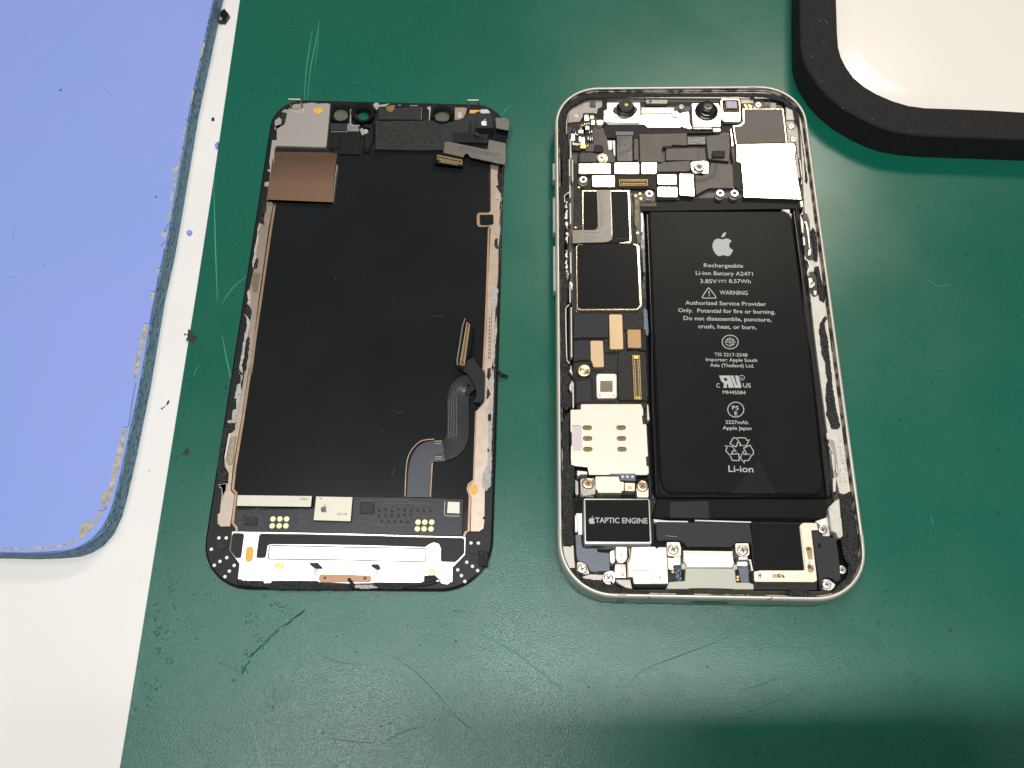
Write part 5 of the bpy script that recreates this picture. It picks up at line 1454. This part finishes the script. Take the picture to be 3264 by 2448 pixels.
# bronze foil with a rolled upper end
vs, fs = [], []
fl = [S1(242, 815)[0], S1(1085, 825)[0], S1(1020, 1572)[0], S1(135, 1535)[0]]
A = [at(x, y, 2.2) for x, y in fl]
nu, nv = 6, 26
for j in range(nv + 1):
    v = j / nv
    z = 2.9 - 1.8 * max(0, 1 - v / .7) ** 2
    for i in range(nu + 1):
        u = i / nu
        p = (A[0] * (1 - u) + A[1] * u) * (1 - v) + (A[3] * (1 - u) + A[2] * u) * v
        vs.append(Vector((p.x, p.y, z)))
for j in range(nv):
    for i in range(nu):
        a = j * (nu + 1) + i
        fs.append((a, a + nu + 1, a + nu + 2, a + 1))
mesh_obj('bronze_foil', vs, fs, m_bronze, sc_, smooth=True)
ribbon('foil_edge', S1(1082, 1040, 1065, 1150, 1020, 1540), .13, 2.3, m_bright, sc_, th=.9)
ribbon('foil_edge', S1(225, 830, 222, 960, 195, 1260, 160, 1300, 130, 1520), .13, 2.3, m_bright, sc_, th=.9)
# --- earpiece / sensor row
prism('earpiece_tray', S1(1000, 190, 1550, 190) + S2(0, 215, 700, 225, 1250, 240, 1500, 290, 1620, 420, 1500, 830, 0, 840) + S1(1400, 900, 1105, 905, 975, 800, 990, 600), 1.6, 1.2, m_black, sc_)
l1 = prism('lens_housing', S1(1005, 222, 1262, 225, 1245, 455, 1060, 450, 985, 420), 2.9, 1.3, m_gloss, sc_, r=.4, ch=.15, holes=[ell(S1, 1125, 352, 112, 88)])
prism('filter_glass', ell(S1, 1135, 372, 96, 75), 1.9, 1.5, m_greenglass, l1)
l2 = prism('lens_housing', ell(S1, 1430, 325, 165, 135), 3.2, 1.3, m_gloss, sc_, ch=.2, holes=[ell(S1, 1430, 350, 100, 82)])
o = prism('lens_seat', ell(S1, 1430, 370, 110, 85), 1.9, 1.3, m_lens, l2, holes=[ell(S1, 1438, 385, 72, 56)])
prism('lens_opening', ell(S1, 1440, 390, 84, 66), 1.62, 1.5, m_green, l2)
l3 = prism('lens_housing', ell(S2, 890, 345, 150, 125), 3.2, 1.3, m_gloss, sc_, ch=.2, holes=[ell(S2, 890, 370, 110, 86)])
prism('filter_glass', ell(S2, 892, 395, 98, 70), 1.9, 1.5, m_greenglass, l3)
ribbon('silver_strip', S1(1272, 290, 1262, 490, 1280, 512, 1390, 510), .3, 2.3, m_steel, sc_, th=.6)
prism('silver_strip', S2(690, 255, 738, 252, 730, 360, 722, 440, 708, 440, 712, 300, 690, 285), 2.4, 1.5, m_steel, sc_, ch=.06)
prism('grey_tape', S1(1215, 470, 1370, 520, 1380, 590, 1210, 590), 1.95, 1.4, m_grey, sc_)
prism('black_tape', rc(S1, 990, 475, 1218, 578), 2.1, 1.4, m_dkgrey, sc_, r=.15, ch=.08)
pins('solder_row', rc(S1, 1000, 588, 1220, 600), 2.0, 12, m_bright, sc_, rows=1, w=.8)
prism('black_tape', S1(985, 605, 1120, 605, 1110, 820, 975, 815), 1.9, 1.4, m_black, sc_, ch=.06)
prism('black_tape', S1(1130, 605, 1400, 605, 1385, 905, 1112, 895), 2.0, 1.4, m_black, sc_, ch=.06)
prism('speaker_bend', S1(1405, 470, 1600, 480, 1590, 700, 1520, 855, 1420, 855, 1440, 700), 2.5, 1.4, m_flexdark, sc_, ch=.55, r=.3)
prism('petal_contact', S1(1380, 560, 1420, 545, 1450, 530, 1500, 535, 1540, 560, 1510, 610, 1460, 635, 1410, 635, 1400, 590), 2.5, 1.8, m_steel, sc_, r=.15, ch=.08)
disc('contact_ring', at(*S1(1468, 588)[0], 2.6), .75, 2.65, 2.3, m_bright, sc_, ch=.15)
prism('petal_contact', S1(1560, 230, 1640, 195, 1660, 230, 1750, 215, 1800, 210, 1740, 250, 1650, 255, 1620, 300, 1590, 270), 2.5, 1.8, m_steel, sc_, r=.1, ch=.06)
disc('contact_ring', at(*S1(1612, 228)[0], 2.7), .75, 2.75, 2.3, m_bright, sc_, ch=.15)
prism('gold_tab', S2(125, 260, 215, 228, 258, 238, 240, 300, 200, 328, 145, 315), 2.7, 1.8, m_gold, sc_, r=.25, ch=.08)
prism('gold_tab', S2(1265, 300, 1400, 300, 1400, 318, 1345, 325, 1330, 365, 1275, 370, 1262, 340), 2.3, 1.8, m_orange, sc_, r=.2)
prism('earpiece_module', S2(20, 260, 120, 280, 600, 250, 618, 430, 20, 425), 2.5, 1.4, m_dkgrey, sc_, r=.2, ch=.12)
ribbon('module_glint', S2(455, 240, 560, 242), .3, 2.6, m_grey, sc_)
ribbon('module_glint', S2(290, 236, 335, 236), .25, 2.6, m_grey, sc_)
ribbon('module_glint', S2(612, 260, 608, 430), .12, 2.56, m_grey, sc_)
prism('speaker_body', S1(1600, 430, 1660, 430) + S2(0, 445, 870, 440, 1050, 460, 1180, 400, 1240, 340, 1560, 340, 1600, 640, 1490, 750, 1030, 735, 1020, 835, 600, 845, 0, 830) + S1(1600, 820), 2.6, 1.4, m_dkgrey, sc_, r=.1, ch=.12)
prism('speaker_gauze', S2(50, 455, 870, 470, 868, 795, 40, 800), 2.68, 2.5, m_mesh, sc_, r=.1, ch=.05)
prism('body_step', S2(1030, 605, 1240, 605, 1245, 570, 1260, 450, 1290, 450, 1290, 610, 1480, 700, 1480, 745, 1035, 738), 2.7, 2.5, m_black, sc_)
prism('steel_clip', S2(1060, 265, 1215, 262, 1230, 290, 1210, 350, 1190, 400, 1150, 440, 1090, 430, 1060, 440), 2.4, 1.6, m_rail, sc_, r=.1, ch=.08)
prism('steel_clip', rc(S2, 1095, 330, 1160, 410), 2.7, 2.3, m_steel, sc_, r=.1, ch=.06)
prism('solder_lump', S2(1400, 290, 1500, 285, 1550, 330, 1490, 365, 1420, 350), 2.4, 1.6, m_cream, sc_, rag=.12, ch=.15)
# ambient sensor on its flex
sb = prism('sensor_block', S2(1345, 425, 1390, 395, 1580, 385, 1595, 520, 1590, 540, 1350, 540), 5.2, 2.4, m_dkgrey, sc_, r=.15, ch=.2)
logo(S2(1460, 475)[0], 5.23, 1.45, m_white, sb)
prism('flex_end', S2(1610, 400, 1740, 405, 1790, 430, 1803, 470, 1795, 580, 1620, 545), 4.2, 3.9, m_flex, sc_, r=.4, ch=.08)
prism('flex_black_band', S2(1560, 545, 1795, 580, 1775, 700, 1760, 745, 1515, 700, 1500, 690), 2.9, 2.2, m_gloss, sc_, r=.1, ch=.05)  # black band between the flex end and the sensor flex
prism('sensor_flex', S2(1520, 700, 1755, 748, 1752, 1020, 1735, 1035, 1690, 1032, 1450, 980, 1270, 940, 1240, 895, 1205, 890, 1180, 940, 905, 878, 922, 730, 985, 728, 1250, 785, 1500, 835, 1512, 800), 3.3, 3.0, m_flex, sc_, r=.2, ch=.06)
for o_ in range(3):
    ribbon('flex_trace', smooth_path(S2(1120, 800 + 22 * o_, 1250, 815 + 22 * o_, 1400, 855 + 20 * o_, 1550, 880 + 16 * o_, 1680, 890 + 12 * o_), 4), .08, 3.33, m_taupe, sc_)
prism('gold_tab', S2(1345, 600, 1390, 610, 1390, 640, 1345, 630), 2.75, 2.4, m_gold, sc_, r=.1)
prism('connector_board', S2(790, 868, 1175, 945, 1170, 1060, 780, 1020), 3.2, 2.6, m_gloss, sc_, r=.1)
connector(sc_, S2(825, 905, 1165, 975, 1155, 1035, 818, 965), 3.9, 15)
pins('solder_row', S2(855, 990, 1110, 1035, 1105, 1055, 850, 1010), 3.25, 15, m_smd, sc_, rows=1, w=.8)
# --- main display flex (an S-shaped ribbon) and its connector
spine = smooth_path(S3(335, 1570, 345, 1380, 360, 1290, 400, 1220, 470, 1200, 540, 1195, 600, 1170, 645, 1110, 655, 1020, 655, 900, 655, 790, 680, 710, 740, 680, 790, 720), 6)


def strip(name, path, w, z, m, zf=None, th=.15, **kw):
    p = [at(x, y, z) for x, y in path]
    N = len(p)
    vs, fs = [], []
    for i in range(N):
        d = p[min(i + 1, N - 1)] - p[max(i - 1, 0)]
        d.normalize()
        nn = Vector((-d.y, d.x, 0))
        dz = zf(i / (N - 1)) if zf else 0
        for s in (-.5, 0, .5):
            vs.append(p[i] + nn * w * s + Vector((0, 0, dz + (0.06 if s == 0 else 0))))
    for i in range(N - 1):
        for s in range(2):
            a = i * 3 + s
            fs.append((a, a + 3, a + 4, a + 1))
    nb = len(vs)
    vs += [v - Vector((0, 0, th)) for v in vs]
    for i in range(N - 1):
        a = i * 3
        fs.append((a, nb + a, nb + a + 3, a + 3)[::-1])
        a += 2
        fs.append((a, a + 3, nb + a + 3, nb + a)[::-1])
    return mesh_obj(name, vs, fs, m, sc_, smooth=True, **kw)


n1 = int(len(spine) * .38)
strip('display_flex', spine[:n1 + 1], 5.0, 1.75, m_flexgrey)
strip('display_flex', spine[n1:], 4.9, 1.95, m_flexslick, zf=lambda t: .15 + .9 * t * t, label='glossy dark curved part of the flex ribbon')
ribbon('flex_edge', smooth_path(S3(228, 1565, 240, 1320, 270, 1210, 340, 1130, 400, 1110, 462, 1105), 4), .2, 1.85, m_copper, sc_)
ribbon('flex_edge', S3(432, 1568, 447, 1295), .24, 1.85, m_copper, sc_)
for yy in (1120, 1140, 1245, 1262):
    ribbon('flex_bar', S3(468, yy, 525, yy + 2), .14, 2.08, m_grey, sc_)
prism('flex_pad', S3(475, 1150, 530, 1150, 550, 1195, 520, 1230, 470, 1228), 2.1, 2.0, m_flexgrey, sc_, r=.3)
for yy in (845, 1025):
    prism('flex_slot', [q_ for q_ in ell(S3, 630, yy, 18, 56)], 2.5, 2.2, m_flexgrey, sc_, holes=[ell(S3, 630, yy, 14, 51)])
for o_ in range(4):  # traces coloured lighter to paint highlight streaks on the glossy flex
    ribbon('flex_trace', smooth_path(S3(575 + 22 * o_, 1090, 580 + 20 * o_, 900, 590 + 18 * o_, 760 - 0 * o_, 640 + 12 * o_, 670 + 12 * o_, 740, 635 + 18 * o_), 5), .07, 2.45 + .12 * o_, m_flex, sc_)
prism('flex_neck', S3(650, 530, 735, 590, 790, 690, 800, 760, 770, 810, 830, 815, 865, 780, 868, 570, 820, 520, 780, 450, 700, 480), 3.4, 2.9, m_black, sc_, r=.15, ch=.1)
prism('flex_black_tab', S3(745, 770, 850, 725, 862, 800, 845, 825, 800, 840, 760, 820), 2.2, 1.6, m_gloss, sc_, r=.1)  # gloss black tab beside the flex neck
# tilted connector board
a_, b_ = at(*S3(715, 132)[0], 4.2), at(*S3(640, 500)[0], 4.2)
prism('connector_board', S3(712, 130, 775, 190, 750, 420, 690, 545, 645, 505), 4.0, 3.4, m_gloss, sc_, r=.15, ch=.1)
ribbon('board_rim', S3(710, 138, 690, 200, 645, 480, 650, 515), .3, 4.15, m_flex, sc_, th=.5)
connector(sc_, S3(722, 165, 664, 505, 706, 515, 750, 185), 4.6, 30)
tube('adhesive_thread', [at(x, y, z) for (x, y), z in zip(S3(975, 560, 990, 575, 1010, 590, 1045, 600), (1.2, 1.5, 1.3, .8))], .35, m_glue, sc_)
tube('adhesive_thread', [at(x, y, z) for (x, y), z in zip(S3(985, 600, 1010, 595, 1050, 600), (1.0, 1.1, .6))], .3, m_glue, sc_)

# --- foot of the screen: circuit strip, chips and bracket
ds = prism('driver_board', [(752, 1622), (1480, 1592), (1472, 1706), (760, 1696), (746, 1680), (748, 1640)] if False else S4(500, 372, 1600, 360, 2180, 190, 2212, 190) + S5(100, 195, 780, 205, 1120, 210, 1575, 230, 1560, 745, 0, 712) + S4(2100, 708, 520, 690, 520, 620, 470, 560), 1.75, 1.3, mat('charcoal_coverlay', (0.019, 0.0195, 0.022), .36, 0, bump=.018, bscale=1.0, bdetail=1, nz=.15, spec=.4), sc_, ch=.05)
random.seed(5)
for cx, cy, n_ in ((800, 400, 10), (620, 440, 8), (1450, 420, 14), (1430, 560, 10), (560, 560, 5), (880, 560, 5)):
    for _ in range(n_):
        x, y = cx + random.uniform(-90, 90), cy + random.uniform(-60, 60)
        L_ = random.uniform(18, 55)
        a = random.choice((0, 0, .8, -.8, 1.57))
        if 940 < x < 1270 and 440 < y < 650:
            continue
        ribbon('board_trace', S4(x, y, x + L_ * math.cos(a), y + L_ * math.sin(a)), .16, 1.82, m_flexgrey, sc_, th=.06)
for yy in (380, 455, 540):
    for i in range(9):
        x, y = 395 + i * 90 + (40 if yy == 540 else 0), yy + random.uniform(-14, 14)
        if x > 880 and yy > 450:
            continue
        disc('board_bump', at(*S5(x, y)[0], 1.8), .3, 1.85, 1.7, m_pcb, sc_, ch=.12)
        ribbon('board_trace', S5(x, y, x + random.uniform(20, 50), y - random.uniform(-30, 35)), .13, 1.83, m_flexgrey, sc_, th=.05)
for q in (S5(400, 262, 440, 240, 780, 240, 860, 270, 1000, 292), S5(430, 300, 480, 285, 860, 288, 910, 310, 990, 310), S5(60, 530, 205, 530), S5(540, 605, 650, 605), S5(330, 560, 400, 595, 480, 600), S5(135, 248, 320, 250), S5(1240, 480, 1510, 485)):
    ribbon('board_trace', q, .16, 1.83, m_flexgrey, sc_, th=.06)
for q in (S5(125, 265, 322, 265, 318, 435, 120, 430), S4(618, 485, 795, 485, 790, 600, 610, 585)):
    prism('board_chip', q, 1.92, 1.7, m_pcb, sc_, r=.15, ch=.08)
for q in (S5(60, 200, 180, 195, 175, 330, 40, 590, 30, 560),):
    pass
for nm, q, l in (('long_chip', S4(520, 168, 1567, 182, 1552, 335, 505, 320), None), ('square_chip', S4(1627, 187, 2140, 197, 2112, 538, 1590, 522), None)):
    ch_ = prism(nm, q, 2.5, 1.3, m_black, sc_)
    cc = [(x, y) for x, y in q]
    prism('chip_top', cc, 2.62, 2.5, m_chip, ch_, ch=.03)
    if nm == 'square_chip':
        logo(S4(1735, 365)[0], 2.65, 1.3, m_darkprint, ch_)
        disc('corner_dot', at(*S4(1690, 217)[0], 2.64), .16, 2.64, 2.6, m_darkprint, ch_, ch=.02)
        text('039168', S4(1990, 452)[0], 2.65, .5, m_darkprint, ch_, width=2.1)
    else:
        text('C9838', S4(1450, 243)[0], 2.65, .5, m_darkprint, ch_, width=1.7)
for f, xs, ys in ((S4, (1017, 1115, 1210), (505, 602)), (S5, (940, 1035, 1133), (550, 645))):
    for yy in ys:
        for xx in xs:
            p_ = at(*f(xx - (10 if yy in (602, 645) else 0), yy)[0], 1.9)
            disc('test_pad', p_, .62, 1.92, 1.7, m_goldpad, sc_, ch=.06)
prism('label_square', S5(1362, 262, 1525, 268, 1525, 428, 1350, 420), 1.86, 1.7, m_chip, sc_)
ribbon('label_bracket', smooth_path(S5(1320, 255, 1312, 420, 1340, 458, 1525, 463), 3), .16, 1.85, m_print, sc_, th=.05)
ribbon('bracket_edge', S4(445, 692, 1200, 705, 2100, 722) + S5(400, 735, 1000, 752, 1600, 765), .28, 1.95, m_screw, sc_, th=.4)
S5o = lambda *a: S5(*a)
hole1 = S4(465, 708, 590, 712, 608, 735, 568, 1040, 545, 1055, 495, 1052, 415, 945, 440, 735)
hole2 = S4(850, 715, 1500, 725, 2123, 738) + S5(600, 752, 1560, 772, 1592, 800, 1590, 985, 1500, 1085, 1460, 1112, 1275, 1105, 1262, 1080, 1265, 920, 1235, 855, 1165, 832, 1095, 860, 1040, 900, 400, 880, 0, 870) + \
    S4(2000, 868, 1500, 862, 985, 860, 940, 880, 920, 1020, 900, 1052, 805, 1055, 785, 1035, 825, 740)
fbk = prism('foot_bracket', S4(438, 700, 1200, 706, 2123, 727) + S5(700, 745, 1612, 762, 1605, 1010, 1430, 1190, 1425, 1395, 1390, 1400, 1360, 1430, 1280, 1420, 1240, 1380, 1180, 1400, 900, 1405, 330, 1400, 290, 1410, 0, 1415) +
            S4(1665, 1400, 1640, 1380, 1010, 1378, 985, 1412, 890, 1412, 882, 1380, 600, 1378, 520, 1355, 545, 1140, 405, 945), 1.95, 1.2, m_bright, sc_, ch=.06, holes=[hole1, hole2])
outline('stamped_line', S4(985, 882, 1500, 888, 2123, 905) + S5(700, 915, 1030, 922, 1052, 940, 1045, 1095, 1020, 1108, 500, 1098) + S4(2000, 1082, 970, 1070, 955, 1050, 965, 900), .26, 1.98, m_darkprint, fbk)
prism('orange_mark', S4(645, 905, 690, 890, 735, 905, 748, 950, 728, 1090, 690, 1112, 640, 1108, 625, 1060), 1.99, 1.94, m_orange, fbk, r=.5)
prism('yellow_mark', S4(1035, 1115, 1180, 1115, 1185, 1180, 1150, 1215, 1060, 1212, 1030, 1180), 1.99, 1.94, m_yellow, fbk, r=.3)
prism('yellow_mark', S5(1090, 1200, 1190, 1200, 1190, 1290, 1095, 1290), 1.99, 1.94, m_yellow, fbk, r=.2)
prism('bottom_clip', S4(1690, 1282, 2123, 1292) + S5(265, 1300, 282, 1320, 275, 1398, 0, 1398) + S4(1690, 1400, 1662, 1375, 1665, 1310), 2.1, 1.9, m_clip, fbk, r=.3, ch=.05)
disc('clip_hole', at(*S4(1750, 1335)[0], 2.12), .32, 2.13, 2.0, m_floor, fbk, ch=.02)
disc('clip_hole', at(*S5(190, 1340)[0], 2.12), .36, 2.13, 2.0, m_floor, fbk, ch=.02)
for q, q2 in ((S4(1540, 1120, 1650, 1120, 1680, 1155, 1705, 1175, 1690, 1195, 1595, 1190, 1535, 1145), S4(1590, 1200, 1650, 1200, 1640, 1300, 1585, 1300)), (S5(285, 1140, 385, 1140, 405, 1190, 370, 1210, 330, 1195, 280, 1170), S5(315, 1210, 375, 1210, 360, 1310, 310, 1310))):
    prism('latch_tab', q, 3.3, 2.6, m_dkgrey, fbk, r=.1, ch=.06)
    pins('latch_spring', q2, 2.3, 2, m_copper, fbk, rows=5, w=.6, cell=.7)
for x, y in ((255, 772), (358, 772), (148, 932), (365, 1050), (270, 1103), (190, 1158), (470, 1160), (402, 1240), (340, 1318)):
    disc('white_rivet', at(*S4(x, y)[0], 1.35), .37, 1.36, 1.2, m_print, sc_, ch=.04).data.materials[0] = m_white
for x, y in ((1687, 843), (1790, 845), (1627, 1115), (1708, 1173), (1780, 1232), (1500, 1222), (1552, 1303), (1600, 1385)):
    disc('white_rivet', at(*S5(x, y)[0], 1.35), .37, 1.36, 1.2, m_white, sc_, ch=.04)
for f, x, y in ((S4, 288, 885), (S5, 1732, 957)):
    prism('oval_stud', ell(f, x, y, 68, 50), 1.42, 1.2, m_dkgrey, sc_, ch=.06)
# ragged glue along the foot
for q in (S4(500, 1360, 560, 1355, 640, 1372, 740, 1372, 880, 1385, 890, 1415, 990, 1415, 1010, 1385, 1120, 1375, 1660, 1382, 1690, 1420, 2123, 1430, 2123, 1500, 1200, 1495, 1130, 1510, 1000, 1480, 520, 1440),
          S5(330, 1410, 800, 1412, 960, 1408, 1015, 1380, 1030, 1305, 1070, 1290, 1190, 1295, 1225, 1340, 1285, 1390, 1215, 1370, 1200, 1410, 1010, 1450, 760, 1470, 700, 1500, 400, 1490)):
    prism('adhesive_patch', q, 2.0, 1.1, m_glue, sc_, rag=.12, ch=.1)
prism('residue_patch', S5(40, 1435, 290, 1430, 385, 1480, 200, 1488, 50, 1475), 2.02, 1.2, m_residue, sc_, rag=.1)
tube('adhesive_thread', [at(x, y, z) for (x, y), z in zip(S4(2085, 1350, 2120, 1395, 2155, 1450), (2.4, 2.6, 2.1))], .35, m_glue, sc_)

# ================================================================== THE PHONE THAT TAKES THE PICTURE
# held level with the lens; out of view, it throws the soft shadow on the near right of the mat
hp = root('camera_phone', 'black phone held over the bench with its lens facing the mat', 'phone', tuple(CAM))
bm_ = Matrix.Translation(CAM) @ RM.to_4x4()
slab = rnd([Vector(v) for v in ((-10, -58, 0), (136, -58, 0), (136, 13, 0), (-10, 13, 0))], 9, 5)
vs = [bm_ @ Vector((v.x, v.y, z)) for z in (7, 15) for v in slab]
n_ = len(slab)
fs = [tuple(range(n_))[::-1], tuple(range(n_, 2 * n_))] + [(i, (i + 1) % n_, n_ + (i + 1) % n_, n_ + i) for i in range(n_)]
mesh_obj('phone_case', vs, fs, m_gloss, hp)
lens_c = [bm_ @ Vector((6 * math.cos(t * math.pi / 8), 6 * math.sin(t * math.pi / 8), 6.9)) for t in range(16)]
mesh_obj('lens_ring', lens_c, [tuple(range(16))], m_lens, hp)

for o in list(bpy.data.objects):
    if '_org' in o:
        del o['_org']
